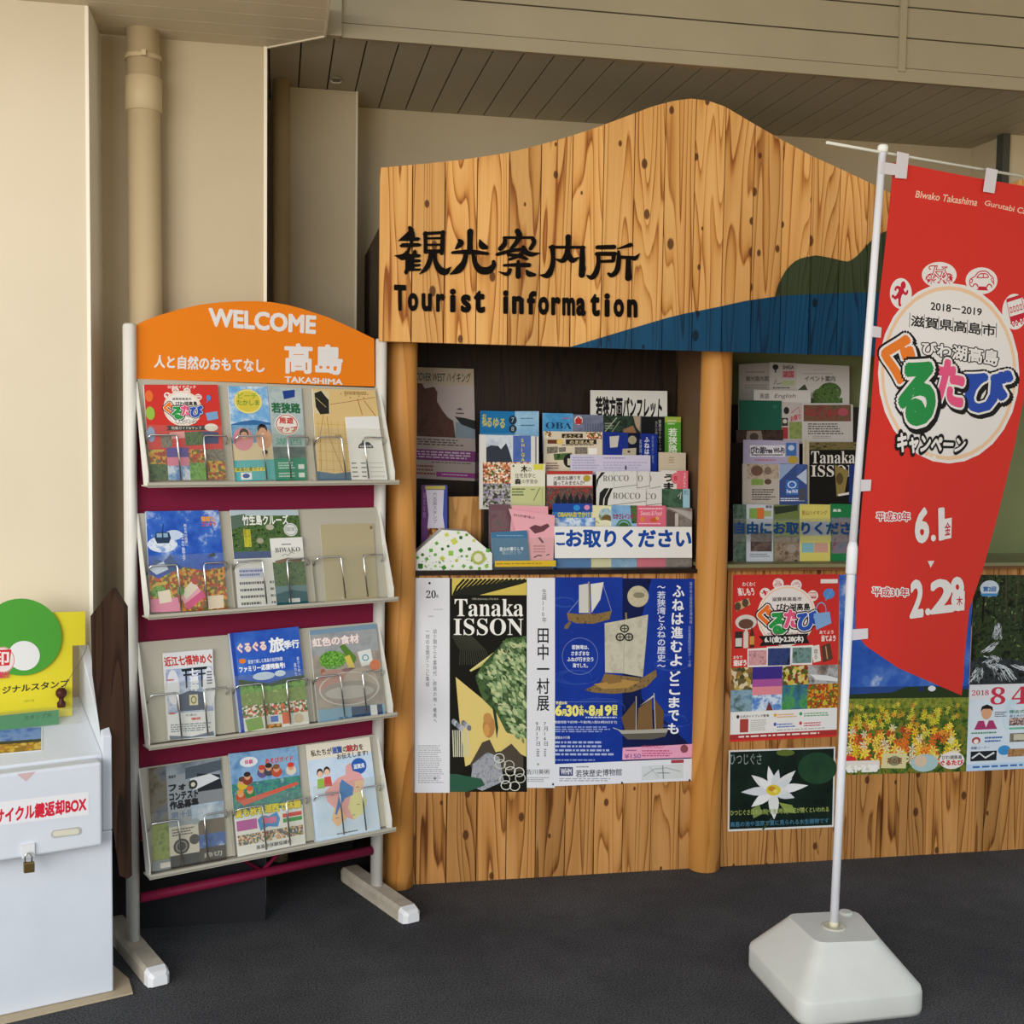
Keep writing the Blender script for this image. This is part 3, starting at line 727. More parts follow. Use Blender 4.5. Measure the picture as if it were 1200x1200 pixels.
rsheet(0, 'leaflet', 'sky blue leaflet showing two bathers on a beach beside the red guidebook', [(455, 376), (608, 378), (641, 742), (484, 749)], A_,
    [('r', .0, .0, 1, .40, photo('noise', ['#5f9ed8', '#7fb4e2', '#e6eef4'], 20)), ('e', .48, .16, .36, .13, '#d8c64a'), ('o', .48, .16, .34, .122, .06, '#f3efb0'), ('t', 'ビーチ', .24, .07, .72, .13, '#8fae3c', {'b': .03}), ('t', 'たかしま', .20, .145, .76, .20, '#6f9a3a', {'b': .03}), ('p', [(0, .40), (.3, .37), (.6, .355), (1, .39), (1, .42), (0, .42)], '#3a6ea5'), ('r', 0, .41, 1, .62, photo('noise', ['#5b93c4', '#86b4d6'], 60)),
     ('r', 0, .60, 1, .80, '#d9c6a0'), ('e', .28, .56, .26, .12, '#d98a96'), ('e', .31, .50, .115, .055, '#2b1d16'), ('e', .31, .525, .09, .045, SKIN), ('e', .80, .55, .20, .12, SKIN), ('e', .78, .455, .125, .055, '#241812'), ('e', .78, .49, .10, .05, SKIN), ('l', [(.74, .505), (.82, .505)], .8, '#f4efe8'), ('l', [(.27, .54), (.34, .54)], .8, '#f4efe8'),
     ('r', 0, .78, 1, 1, '#59b3b8'), ('r', 0, .86, .8, .90, '#e6d34e'), ('t', '高島の夏ガイド', .05, .855, .76, .895, '#4a6f2a', {'b': .02}), ('r', .15, .91, .42, .985, '#f2f2ee'), ('e', .28, .945, .09, .025, '#2f56a8'), ('e', .80, .72, .07, .035, SKIN), ('e', .80, .70, .07, .025, '#3a2a20')], .004, '#6aa9dc')
rsheet(0, 'leaflet', 'grey-green folded map leaflet with the title 若狭路 and a red round stamp', [(612, 378), (742, 384), (766, 742), (641, 746)], A_,
    [('r', 0, 0, 1, .5, photo('noise', ['#93a9b0', '#b7c4c4', '#a3b6b8'], 14)), ('p', [(.42, .04), (.80, .02), (.78, .10), (.45, .13)], '#27438f'), ('t', '若狭路', .06, .17, .92, .275, '#2b6b45', {'b': .05}), ('e', .48, .40, .36, .115, '#e9e4da'), ('o', .48, .40, .33, .105, .08, '#c43b3b'), ('t', '周遊', .26, .325, .68, .39, '#c43b3b', {'b': .04}), ('t', 'マップ', .22, .42, .76, .475, '#c43b3b', {'b': .05}),
     ('t', '湖西', .10, .545, .90, .62, '#58a08c', {'b': .02}), ('r', 0, .64, 1, .76, photo('noise', ['#6e7f7c', '#3e5350'], 30)), ('r', 0, .76, 1, 1, '#178a6a'), ('m', .12, .80, .7, .88, 3, '#bfe0d4'), ('r', .74, .83, .92, .88, '#dfe9e4'), ('m', .12, .91, .66, .97, 2, '#bfe0d4'), ('r', .74, .92, .92, .97, '#dfe9e4')], .004, '#9fb3b5')
rsheet(0, 'map_leaflet', 'tan antique-style map with thin red route lines, right end of the upper tier', [(784, 386), (1030, 392), (1076, 741), (806, 744)], A_,
    [('r', .0, .02, .26, .27, '#d8cba6'), ('p', [(.03, .05), (.14, .02), (.20, .08), (.25, .12), (.24, .27), (.10, .28), (.04, .2)], P('#2c2a24')), ('l', [(.05, .10), (.2, .2)], .7, '#b8a878'), ('l', [(.26, .17), (.6, .13), (.98, .08)], .6, '#a0553a'), ('l', [(.15, .28), (.08, .5), (.06, .9)], .8, '#b08a4a'), ('l', [(.2, .3), (.22, .55), (.4, .95)], .8, '#b08a4a')]+
    [('l', [(.02, .38+.1*i), (.55, .40+.1*i)], .5, '#c2a15c') for i in range(6)]+[('l', [(.06+.1*i, .35), (.04+.1*i, .95)], .5, '#c2a15c') for i in range(6)]+[('e', .45+.07*i, .05+.02*(i % 3), .008, .008, '#b0432f') for i in range(7)]+[('l', [(.7, .1), (.75, .28)], .6, '#b0432f'), ('l', [(.8, .12), (.96, .3)], .6, '#a0553a'), ('p', [(.0, .90), (.25, .93), (.6, .90), (.6, 1), (0, 1)], '#4f6f8a'), ('t', '高島', .30, .50, .40, .54, '#7a4a2a'), ('m', .5, .02, .95, .06, 2, '#8a6a3a')], .004, '#dcbf83')
rsheet(0, 'leaflet', 'small white leaflet with a black crest, standing in front of the tan map', [(914, 497), (1042, 493), (1078, 742), (940, 742)], A_,
    [('p', [(.30, .45), (.40, .41), (.44, .36), (.5, .41), (.6, .40), (.72, .47), (.72, .50), (.28, .50)], '#2c2c2c'), ('t', 'GUIDE', .33, .455, .68, .485, '#f0efec', {'b': .02})]+[('m', .03, .72+.07*i, .20, .755+.07*i, 1, '#2f2f2f') for i in range(4)]+[('m', .30, .72+.07*i, .46, .755+.07*i, 1, '#3a3a3a') for i in range(4)]+[('r', .55, .73+.07*i, .95, .737+.07*i, '#a8a8a8') for i in range(4)], .004, '#ecebe8', .006)
# second tier
rsheet(1, 'brochure', 'deep blue brochure with a cable car in clouds, left end of the second tier', [(74, 75), (393, 70), (437, 505), (96, 518)], B_,
    [('r', 0, 0, 1, .62, SKYB), ('e', .2, .33, .2, .08, photo('noise', ['#7f9fd4', '#e6ecf4', '#b6c8e6'], 40)), ('e', .36, .24, .12, .05, '#c5d4ec'), ('p', [(.12, .21), (.30, .21), (.32, .27), (.29, .32), (.13, .32), (.10, .27)], '#2b4058'), ('r', .13, .22, .20, .26, '#8fb0c8'), ('r', .22, .22, .28, .26, '#8fb0c8'), ('l', [(.21, .21), (.23, .13)], 1, '#20303f'), ('t', '箱館山', .75, .06, .93, .11, '#e8a040', {'b': .05}), ('t', 'ゴンドラ', .75, .115, .94, .16, '#d2452f', {'b': .05}), ('t', '風と光の高原へ', .50, .13, .545, .36, '#f0f2f6', {'v': 1}), ('t', '空の散歩', .455, .22, .50, .50, '#f0f2f6', {'v': 1}),
     ('p', [(0, .62), (.08, .47), (.2, .50), (.3, .43), (.40, .55), (.55, .62)], '#35548f'), ('p', [(0, .57), (.1, .53), (.2, .50), (.26, .58), (.1, .63)], '#c8d6ea'), ('p', [(.82, .44), (.88, .42), (.90, .46), (.80, .47)], '#2a2f3a'), ('p', [(0, .62), (.12, .67), (.3, .61), (.48, .56), (.72, .60), (1, .57), (1, 1), (0, 1)], AUT), ('e', .12, .80, .10, .06, GRASS), ('p', [(0, .87), (.36, .86), (.38, 1), (0, 1)], '#e88fae'), ('p', [(.10, .80), (.26, .78), (.28, .9), (.12, .92)], '#efe3cf'), ('p', [(.40, .86), (.60, .72), (.70, .86), (.48, .98)], '#eca6bd'), ('p', [(.42, .80), (.56, .70), (.63, .77), (.46, .89)], '#e8ddc8'), ('p', [(.44, .93), (.68, .80), (.72, .86), (.48, .99)], '#d94a86'), ('p', [(.72, .86), (.95, .85), (.94, .98), (.74, .99)], '#eddcc4'), ('e', .40, .80, .05, .05, GRASS), ('e', .60, .70, .05, .04, '#b3433a')], .01, '#2850b0', edge='#c9d4ea')
rsheet(1, 'brochure', 'brochure titled 竹生島クルーズ with a wooded island in the middle of the second tier', [(446, 68), (745, 66), (790, 478), (482, 497)], B_,
    [('r', 0, 0, 1, .44, TREES), ('r', 0, 0, 1, .06, '#b9c8cc'), ('p', [(0, .06), (.2, .04), (.35, .09), (.2, .16), (0, .2)], '#5c7060'), ('t', '竹生島クルーズ', .17, .055, .84, .155, '#f4f2ea', {'b': .03}), ('e', .86, .21, .10, .07, '#d9dcd6'), ('o', .86, .21, .085, .06, .1, '#8a8f8a'), ('t', '国宝', .80, .185, .92, .225, '#6a6f6a'), ('r', .17, .20, .27, .38, P('#c9c23a')), ('t', '琵琶湖パワー', .175, .20, .215, .38, '#39401c', {'v': 1}), ('t', 'スポット', .225, .20, .265, .38, '#39401c', {'v': 1}), ('e', .56, .18, .06, .03, '#b9b4a0'), ('e', .40, .32, .05, .03, '#a8a08a'), ('r', .0, .43, 1, .50, '#2d4a80'), ('r', 0, .50, 1, 1, '#dbdad6'), ('m', .04, .52, .2, .55, 1, '#888888'), ('r', .06, .60, .40, .70, '#c0c3d8'), ('m', .06, .61, .40, .69, 2, '#6a70a0')]+[('m', .05, .73+.07*i, .42, .78+.07*i, 1, '#555555') for i in range(4)]+[('m', .48, .73+.07*i, .95, .78+.07*i, 1, '#777777') for i in range(4)], .004, '#dcdbd6')
rsheet(1, 'leaflet', 'narrow white-topped leaflet titled BIWAKO, in front of the island cruise brochure', [(622, 192), (763, 186), (790, 478), (652, 485)], B_,
    [('m', .34, .08, .66, .12, 1, '#777777'), ('t', serif('BIWAKO'), .12, .145, .90, .215, '#3a3f44'), ('l', [(.32, .27), (.42, .24), (.5, .27), (.62, .22), (.7, .24)], .7, '#555555'), ('r', 0, .36, 1, .93, TREES), ('p', [(.08, .34), (.5, .30), (.95, .32), (.90, .38), (.5, .35), (.12, .39)], '#7a5a3c'), ('r', 0, .72, 1, .84, '#5f7f86'), ('p', [(0, .84), (.5, .78), (1, .82), (1, 1), (0, 1)], '#17505a'), ('r', .40, .91, .75, .97, '#d8dcd8')], .004, '#e8e6e0', .006)
rsheet(1, 'display_card', 'faded tan card in the otherwise empty right pocket of the second tier', [(842, 131), (1076, 125), (1098, 462), (868, 470)], B_, [('p', [(.93, .04), (.98, .03), (.98, .07), (.94, .08)], '#7d6c40'), ('r', .30, .955, .38, .965, '#cfc9b6')], .002, '#b5a885', cat='card')
# third tier
rsheet(2, 'folded_leaflet', 'narrow folded white leaflet with red title 近江七福神 and a shrine gate', [(150, 172), (366, 154), (378, 540), (173, 553)], C_,
    [('t', '近江七福神めぐ', -.02+.03, .05, .98, .155, '#c7372f', {'b': .04, 'sh': -.02}), ('r', .02, .19, .98, .70, photo('noise', ['#7f8fb5', '#a9b6d2', '#dfe3ea'], 26)), ('e', .16, .40, .13, .20, '#e3e4e8'), ('e', .90, .42, .13, .22, '#e3e4e8'), ('p', [(.34, .20), (.88, .19), (.86, .22), (.36, .23)], '#22262e'), ('r', .42, .22, .455, .42, '#2a2f38'), ('r', .74, .21, .775, .42, '#2a2f38'), ('r', .38, .26, .84, .28, '#2a2f38'), ('t', '七福神', .50, .20, .69, .46, '#eceef2', {'v': 1, 'b': .05}), ('p', [(.22, .50), (.5, .45), (.8, .48), (.84, .68), (.22, .68)], '#4a5468'), ('r', .48, .50, .66, .62, '#d9d2a8'), ('o', .57, .56, .06, .045, .35, '#7a7440'), ('m', .04, .30, .2, .33, 1, '#cc4a44'), ('m', .86, .24, .98, .40, 5, '#5a6070'), ('m', .04, .68, .2, .72, 1, '#cc4a44'), ('t', '大津の', .38, .715, .62, .745, '#4a4a52'), ('t', '福袋', .50, .76, .70, .79, '#cc3a34', {'b': .03}), ('m', .06, .82, .96, .92, 4, '#8a8f9a'), ('p', [(.02, .95), (.5, .975), (.96, .93), (.98, .98), (.03, 1)], '#6d7688')], .012, '#e4e4e4')
rsheet(2, 'booklet', 'thick booklet of blue sky over green meadows titled 旅季行, middle of the third tier', [(438, 86), (740, 56), (788, 487), (488, 520)], C_,
    [('r', 0, 0, .055, 1, P('#2a49a8')), ('p', [(.055, 0), (1, 0), (1, .50), (.055, .50)], photo('noise', ['#1f48aa', '#2b58ba', '#3666c4', '#4f7fd0'], 8)), ('t', 'ぐるぐる', .09, .115, .50, .20, '#e9a0b8', {'b': .09}), ('t', 'ぐるぐる', .09, .115, .50, .20, '#f0ead0', {'b': .03}), ('t', '旅', .55, .09, .76, .23, '#f6f6f6', {'b': .04}), ('t', '季行', .76, .13, .98, .21, '#f6f6f6', {'b': .04}), ('t', '家族で楽しむ高島の自然体験', .22, .285, .72, .325, '#eef2f8', {'b': .01}), ('t', 'ファミリー応援特集号!', .08, .345, .74, .40, '#f2f4f6', {'b': .05}), ('e', .14, .29, .05, .025, '#e8822f'), ('t', '夏から秋へ', .92, .30, .96, .50, '#f0f4fa', {'v': 1}), ('t', '風わたる', .87, .36, .91, .54, '#f0f4fa', {'v': 1}), ('e', .42, .46, .16, .04, '#c4d6ea'), ('e', .66, .45, .08, .03, '#d3e0ee'), ('p', [(.055, .47), (.25, .50), (.5, .54), (.75, .50), (1, .49), (1, .58), (.055, .58)], P('#2c4a26')), ('p', [(.055, .52), (.3, .55), (.55, .57), (1, .53), (1, .82), (.055, .82)], GRASS), ('p', [(.055, .62), (1, .60), (1, .80), (.055, .84)], photo('noise', ['#55702f', '#8aa052', '#6d8640', '#a8b56a'], 50)), ('r', .055, .74, 1, .86, photo('cells', ['#4f6f2c', '#e6e2d2', '#d96a2f', '#5f8034', '#3f5c24', '#e8d8c8', '#c8452a'], 170)), ('r', .055, .86, 1, 1, '#d9d8cc'), ('p', [(.08, .88), (.32, .86), (.34, .98), (.10, 1)], P('#7da04a')), ('r', .45, .87, .56, .93, '#4a6fc0'), ('r', .62, .85, .72, .96, '#d8643a'), ('r', .36, .95, .6, .99, AUT), ('e', .86, .92, .07, .05, '#c9b79a')], .016, '#2a52b4', edge='#b8c4dc')
rsheet(2, 'brochure', 'grey-brown brochure with a glass bowl of vegetables, right end of the third tier', [(794, 72), (1086, 42), (1131, 450), (836, 478)], C_,
    [('r', 0, 0, 1, .3, photo('noise', ['#8f9396', '#a8aaa9', '#7f878c'], 10)), ('r', 0, 0, 1, .05, '#7d9bb0'), ('t', '虹色の食材', .03, .09, .72, .18, '#e8b0a4', {'b': .07}), ('t', '虹色の食材', .03, .09, .72, .18, '#f6f2ee', {'b': .02}), ('r', 0, .28, 1, .84, photo('noise', ['#8c8078', '#a5988c', '#b8ada2'], 12)), ('e', .30, .34, .20, .10, photo('cells', ['#5f9a35', '#7fb84a', '#4a7f2c'], 240)), ('p', [(.42, .20), (.50, .18), (.66, .34), (.62, .40), (.52, .34)], '#5a8534'), ('p', [(.48, .32), (.56, .30), (.62, .44), (.54, .48)], '#d9c258'), ('p', [(.68, .28), (.88, .26), (.90, .42), (.72, .44)], '#dfe3de'), ('o', .79, .35, .05, .035, .3, '#4f8aa0'), ('e', .92, .44, .08, .06, '#d9743c'), ('e', .14, .48, .04, .06, '#a8562f'), ('e', .55, .53, .16, .09, '#6d4a54'), ('e', .48, .50, .10, .06, '#8a5f68'), ('e', .28, .58, .26, .14, '#b88c80'), ('e', .68, .60, .26, .15, '#b6a898'), ('e', .5, .68, .42, .10, '#9c948c'), ('e', .5, .70, .36, .07, '#b7b1a9'), ('o', .5, .66, .45, .18, .05, '#c9c6c0'), ('r', .0, .86, 1, 1, '#7fa3b8'), ('r', .50, .86, .96, .97, P('#33486a')), ('r', .78, .86, .88, .98, '#dfe3e4'), ('t', '高島の食材', .30, .955, .70, .99, '#28384a')], .005, '#9a9590')
# lowest tier
rsheet(3, 'flyer', 'dark grey photo contest flyer with a mountain lake, left end of the lowest tier', [(88, 152), (406, 104), (432, 552), (108, 606)], D_,
    [('r', .0, .0, .24, .55, photo('noise', ['#3c4250', '#6b7076', '#7b7260', '#4f4a3c'], 14)), ('r', .24, 0, 1, .30, photo('noise', ['#5f6a74', '#8f9aa2', '#aab2b6'], 9)), ('r', 0, .55, .24, .9, photo('noise', ['#5f7034', '#93a04e', '#4f5c2c'], 40)), ('r', .24, .1, .56, .6, '#9aa0a4'), ('p', [(.50, .05), (1, .02), (1, .12), (.5, .16)], '#566068'), ('p', [(.66, .12), (.97, .16), (1, .30), (.66, .30)], P('#2b2f33')), ('p', [(.56, .16), (.84, .14), (.97, .20), (.60, .28)], '#dfe1e1'), ('t', '高島市', .27, .10, .37, .13, '#3a3a3a', {'b': .03}), ('t', 'フォト', .27, .19, .62, .255, '#2a2b2e', {'b': .06}), ('t', 'コンテスト', .27, .275, .66, .345, '#2a2b2e', {'b': .06}), ('t', '作品募集', .27, .355, .66, .43, '#2a2b2e', {'b': .06}), ('e', .60, .22, .06, .045, '#3c3a34'), ('e', .60, .22, .03, .022, '#d8d2bc'), ('t', '第十回', .28, .46, .60, .52, '#5d6f98', {'b': .02}), ('r', .56, .42, 1, .60, photo('noise', ['#7f98b4', '#aebfd0', '#dde3e8'], 18)), ('r', .24, .60, .64, .98, '#cfc7b4'), ('r', .64, .58, 1, .72, '#6f6250'), ('r', .64, .72, 1, .86, photo('noise', ['#2f4f8a', '#4a6aa8', '#d5dde6'], 24)), ('r', .24, .88, .64, 1, P('#3a3630')), ('r', .64, .85, 1, 1, P('#4a4238')), ('e', .40, .80, .11, .075, '#38352f'), ('o', .40, .80, .08, .055, .25, '#8a8474'), ('e', .58, .75, .07, .05, '#4a463e'), ('e', .6, .58, .06, .03, '#9aa3a8'), ('t', '締切', .70, .90, .94, .95, '#d8d2c4'), ('r', .1, .93, .24, .98, '#d9d5cb'), ('m', .28, .62, .6, .70, 3, '#6a6454')], .004, '#8a8e90')
rsheet(3, 'leaflet', 'bright leaflet of life-jacketed paddlers on a green river, middle of the lowest tier', [(440, 88), (742, 54), (778, 482), (481, 540)], D_,
    [('r', 0, 0, 1, .35, photo('noise', ['#6fa0cc', '#8fb6d8', '#5d8cba'], 16)), ('e', .28, .10, .13, .05, '#e9eaec'), ('t', '体験', .22, .08, .34, .12, '#d6457a', {'b': .03}), ('t', 'あそびガイド', .52, .09, .92, .14, '#d8452f', {'b': .04}), ('r', 0, .30, 1, .60, photo('noise', ['#2f7a6a', '#4f9a82', '#3a6f78', '#8fbcae'], 36))]+
    sum([[('e', x, y+.035, .075, .05, c), ('e', x, y, .045, .035, SKIN), ('e', x, y-.02, .05, .025, h)] for x, y, c, h in ((.16, .28, '#d8b83a', '#5a4a3a'), (.24, .24, '#8f3f34', '#3a2c24'), (.46, .19, '#6a5a8a', '#c84a3a'), (.56, .18, '#4a4a52', '#3a2c24'), (.67, .20, '#c4523a', '#8a5a34'), (.88, .20, '#e0d4c0', '#d8452f'), (.12, .40, '#c8502f', '#e0a040'), (.26, .38, '#3f7f4a', '#d8643a'))], [])+
    [('p', [(.10, .47), (.95, .36), (.97, .39), (.14, .52)], '#d8624a'), ('t', '夏も秋も湖西で体験', .0+.02, .545, .98, .625, '#2f7f34', {'b': .10}), ('t', '夏も秋も湖西で体験', .02, .545, .98, .625, '#f2d42e', {'b': .05}), ('r', 0, .65, 1, 1, '#e4e1d8'), ('r', .02, .66, .32, .76, '#b8559a'), ('p', [(.33, .68), (.40, .64), (.5, .66), (.62, .63), (.66, .70), (.62, .78), (.48, .76), (.36, .79)], '#3f8fc8'), ('t', '参加!', .40, .665, .60, .73, '#f06a8a', {'b': .06}), ('r', .70, .66, .98, .70, '#d8452f'), ('r', .70, .71, .98, .75, '#3f9a4a'), ('r', .02, .80, .98, .90, photo('cells', ['#c9b08a', '#5a7a3a', '#d8a070', '#8a5a44', '#e0d8c8', '#44607a'], 200)), ('t', '高島市体験協議会', .28, .925, .80, .965, '#44424a', {'b': .02})], .004, '#dfe4e6')
rsheet(3, 'booklet', 'pale blue booklet with a coloured map of the lake and two cartoon children', [(780, 50), (1058, 13), (1106, 424), (820, 480)], D_,
    [('r', 0, .0, 1, .16, '#ece3cf'), ('r', 0, .16, 1, 1, photo('noise', ['#c2d8ec', '#cfe0f0', '#d8e6f2'], 9)), ('t', '私たちが滋賀の魅力を', .06, .06, .88, .125, '#54483a', {'b': .03}), ('t', '滋賀', .395, .055, .535, .125, '#3a5fb0', {'b': .04}), ('t', '魅力', .62, .055, .79, .125, '#c8454a', {'b': .04}), ('t', 'お伝えします!', .46, .135, .94, .19, '#54483a', {'b': .03}), ('e', .78, .29, .12, .085, '#2f62b4'), ('t', '滋賀県', .70, .265, .87, .315, '#eef2f8', {'b': .03}), ('p', [(.58, .27), (.66, .24), (.68, .33), (.78, .36), (.84, .44), (.80, .56), (.84, .66), (.78, .78), (.62, .84), (.52, .80), (.36, .88), (.28, .80), (.34, .68), (.24, .60), (.22, .50), (.34, .44), (.44, .38), (.56, .36)], '#eaa9a4'), ('p', [(.62, .56), (.80, .56), (.84, .66), (.78, .78), (.62, .84), (.55, .7)], '#e2dc96'), ('p', [(.70, .44), (.84, .44), (.80, .56), (.66, .56)], '#eec49a'), ('p', [(.36, .88), (.28, .80), (.34, .68), (.44, .72), (.52, .80)], '#f0c08a'), ('p', [(.50, .40), (.56, .44), (.66, .50), (.64, .58), (.52, .60), (.44, .66), (.36, .76), (.34, .74), (.40, .62), (.44, .52), (.46, .44)], '#3f7fc0'),
     ('e', .17, .30, .05, .045, '#3a2c24'), ('e', .17, .315, .04, .035, '#f0c9a8'), ('p', [(.12, .36), (.22, .36), (.23, .46), (.11, .46)], '#9ac04a'), ('e', .28, .29, .05, .045, '#3a2c24'), ('e', .28, .305, .04, .035, '#f0c9a8'), ('p', [(.23, .35), (.33, .35), (.34, .45), (.22, .45)], '#d8524a'), ('m', .34, .94, .74, .965, 1, '#55606a')]+[('m', x, y, x+.06, y+.014, 1, '#6a5a5a') for x, y in ((.30, .54), (.70, .50), (.68, .68), (.60, .78), (.34, .78))], .006, '#d2e2f0')

# ============================================================ leaflets in the dark recess
E_ = (440, 400, 3.0); G_ = (480, 660, 3.529); H_ = (840, 400, 4.2857); I_ = (840, 660, 3.75); J_ = (980, 660, 4.6154)
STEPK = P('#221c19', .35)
zt2, zt3, zt4 = onY(700, 597, 4.11).z, onY(700, 556, 4.17).z, onY(700, 532, 4.23).z
st = empty('leaflet_stand', (1.1, 4.19, ZS)); xs0, xs1 = onY(565, 600, 4.12).x, xw-.006
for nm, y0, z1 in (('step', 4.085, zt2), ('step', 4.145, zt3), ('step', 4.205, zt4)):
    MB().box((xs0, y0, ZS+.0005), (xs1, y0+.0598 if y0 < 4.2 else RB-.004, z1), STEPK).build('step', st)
tag(st, 'dark stepped stand carrying the leaflets in the left recess', 'stand')
ROW = [None, (planeY(4.055, 4, ZS), ZS), (planeY(4.105, 4, zt2), zt2), (planeY(4.165, 4, zt3), zt3), (planeY(4.225, 4, zt4), zt4)]
def esheet(r, name, label, tl, tr, art, th=.003, base=WHITE, off=0, cat='leaflet', group=None, view=E_, rows=None, edge=None):
    pl, zb = (rows or ROW)[r]
    o = sheet(name, [tl, tr], pl, art, view, th, base, off, zb+.0006, edge=edge); return tag(o, label, cat, group)
# hiking poster on the back board
o = sheet('poster', [(112, 90), (345, 97), (354, 492), (112, 480)], planeY(4.288), [('r', 0, 0, 1, .15, '#b3a48e'), ('t', 'DISCOVER WEST ハイキング', .02, .035, .95, .125, '#2c3a34', {'b': .01, 'sh': .012}), ('m', .25, .15, .65, .17, 1, '#8a6a4a'), ('r', 0, .15, 1, .62, '#b3a6a2'), ('p', [(0, .14), (.22, .145), (.26, .19), (.40, .17), (.45, .22), (.44, .30), (.52, .38), (.60, .44), (.68, .47), (.71, .62), (0, .62)], photo('noise', ['#4a2f27', '#5a3a30', '#42281f'], 20)), ('r', .71, .48, 1, .62, '#7d8d97'), ('p', [(.70, .43), (.85, .44), (1, .46), (1, .54), (.80, .50)], '#2a2f30'), ('r', .72, .395, .84, .405, '#4a3f3f'), ('p', [(.72, .37), (.78, .35), (.83, .37)], '#4a3f3f'), ('m', .05, .635, .95, .70, 3, '#5a4f4c'), ('r', 0, .735, 1, .83, '#7a3f74'), ('m', .05, .745, .95, .815, 3, '#c9b4c4'), ('m', .35, .84, .95, .855, 1, '#5a4f4c'), ('m', .10, .87, .45, .97, 3, '#8a4a44'), ('r', .42, .93, 1, .975, '#8f3f80'), ('m', .5, .945, .9, .96, 1, '#d8c0d0')], E_, .002, '#a89a94')
tag(o, 'tall hiking poster with a dark rock silhouette on the back of the left recess', 'poster')
BLUEF = photo('noise', ['#2f80b8', '#4898cc', '#6fb0d8'], 14)
esheet(4, 'sign_card', 'white card with black text 若狭方面パンフレット standing highest in the left recess', (755, 172), (1025, 175), [('Q', '若狭方面パンフレット', [(774, 196), (1008, 200), (1004, 268), (776, 266)], '#1c1a1a', {'b': .05})], .003, '#dcdad2', -.012, 'sign')
esheet(4, 'leaflet', 'blue and pale blue leaflet with yellow brush script and two dark discs', (368, 244), (572, 249), [('P', [(368, 244), (490, 247), (490, 285), (470, 322), (366, 322)], '#1d74ac'), ('R', 490, 246, 574, 335, photo('noise', ['#7fb2d4', '#a3c8e0'], 20)), ('Q', 'るゆる', [(392, 268), (455, 272), (453, 306), (390, 300)], '#c9bf5a', {'b': .03}), ('Q', '私', [(376, 256), (392, 257), (390, 300), (374, 298)], '#c9bf5a', {'b': .03}), ('E', 482, 277, 14, 16, '#24343f'), ('E', 482, 308, 14, 14, '#24343f'), ('T', '7', 477, 268, 487, 286, '#a8c0cc'), ('T', '8', 477, 300, 487, 316, '#a8c0cc'), ('M', 510, 268, 560, 275, 1, '#3a6a88'), ('M', 510, 292, 565, 300, 1, '#3a5a70')], .003, '#3f88b8')
esheet(4, 'leaflet', 'bright blue leaflet headed OBAMA in spaced dark letters', (587, 252), (694, 254), [('Q', serif('OBA'), [(598, 284), (690, 286), (690, 309), (598, 307)], '#1c3f5c'), ('M', 655, 268, 685, 274, 1, '#c04a4a')], .003, BLUEF)
esheet(4, 'leaflet', 'grey-violet leaflet with a red and white round emblem, beside the blue OBAMA one', (692, 257), (800, 260), [('E', 713, 278, 15, 16, '#d9d0cc'), ('P', [(700, 278), (726, 274), (724, 290), (704, 290)], '#c0392f'), ('T', '金', 703, 266, 723, 290, '#b8342c', {'b': .06})]+[('R', 735+9*i, 290, 739+9*i, 320, '#555e74') for i in range(8)], .003, photo('noise', ['#5f6478', '#7b8198', '#454c66'], 12), .004)
esheet(4, 'leaflet', 'dark leaflet with a close-up of grass and a hand, in the topmost row', (800, 261), (934, 263), [('L', [(806, 318), (848, 268)], 1, '#b4c0a0'), ('L', [(830, 320), (858, 280)], .8, '#93a37c'), ('M', 806, 285, 840, 310, 3, '#8f9a84'), ('P', [(905, 263), (930, 264), (928, 318), (915, 300)], P('#b09a84')), ('P', [(870, 310), (905, 296), (920, 330), (870, 335)], '#9a7350')], .003, photo('noise', ['#1f2f20', '#34483a', '#17221b', '#4a5f44'], 30), .002)
esheet(4, 'leaflet', 'black leaflet with columns of white vertical text, left of the green 若狭 leaflet', (932, 264), (1016, 265), [('T', '若狭のうみとふね', 994, 275, 1004, 385, '#c8c6c0', {'v': 1}), ('T', '悠久の旅路へ', 982, 280, 991, 352, '#a8a6a0', {'v': 1})], .003, '#17181a', .005)
esheet(4, 'leaflet', 'leaf green leaflet with white vertical title 若狭, right end of the topmost row', (1015, 264), (1073, 266), [('R', 1015, 266, 1073, 285, '#a9b84a'), ('T', '若狭路', 1028, 305, 1060, 392, '#e6efd8', {'v': 1, 'b': .03}), ('M', 1026, 275, 1058, 295, 2, '#c9dfb4')], .003, '#57a033', .003)
esheet(2, 'magazine', 'travel magazine with castle photo and yellow letters SHIGA on its blue edge', (364, 328), (560, 334), [('R', 388, 330, 505, 425, photo('noise', ['#aebccb', '#cfd6dc', '#8f9fae'], 10)), ('P', [(388, 425), (388, 374), (405, 366), (430, 368), (440, 380), (458, 358), (468, 384), (480, 425)], P('#343844')), ('R', 482, 332, 545, 428, photo('noise', ['#3b57a0', '#5f7cb8'], 8)), ('T', 'SHIGA', 511, 340, 527, 424, '#c9bb4a', {'v': 1, 'b': .05}), ('R', 376, 425, 545, 505, FOOD), ('R', 376, 500, 545, 585, photo('cells', ['#8a8a86', '#b8b4ac', '#55603f', '#9a8cae', '#3f3a34'], 150))], .008, '#d7d4cc', .004, edge='#c9c4b8')
esheet(2, 'magazine', 'white-edged magazine peeping out behind the SHIGA magazine', (540, 333), (573, 335), [('R', 560, 335, 566, 580, '#9aa4b0')], .004, '#e0ddd4', .0)
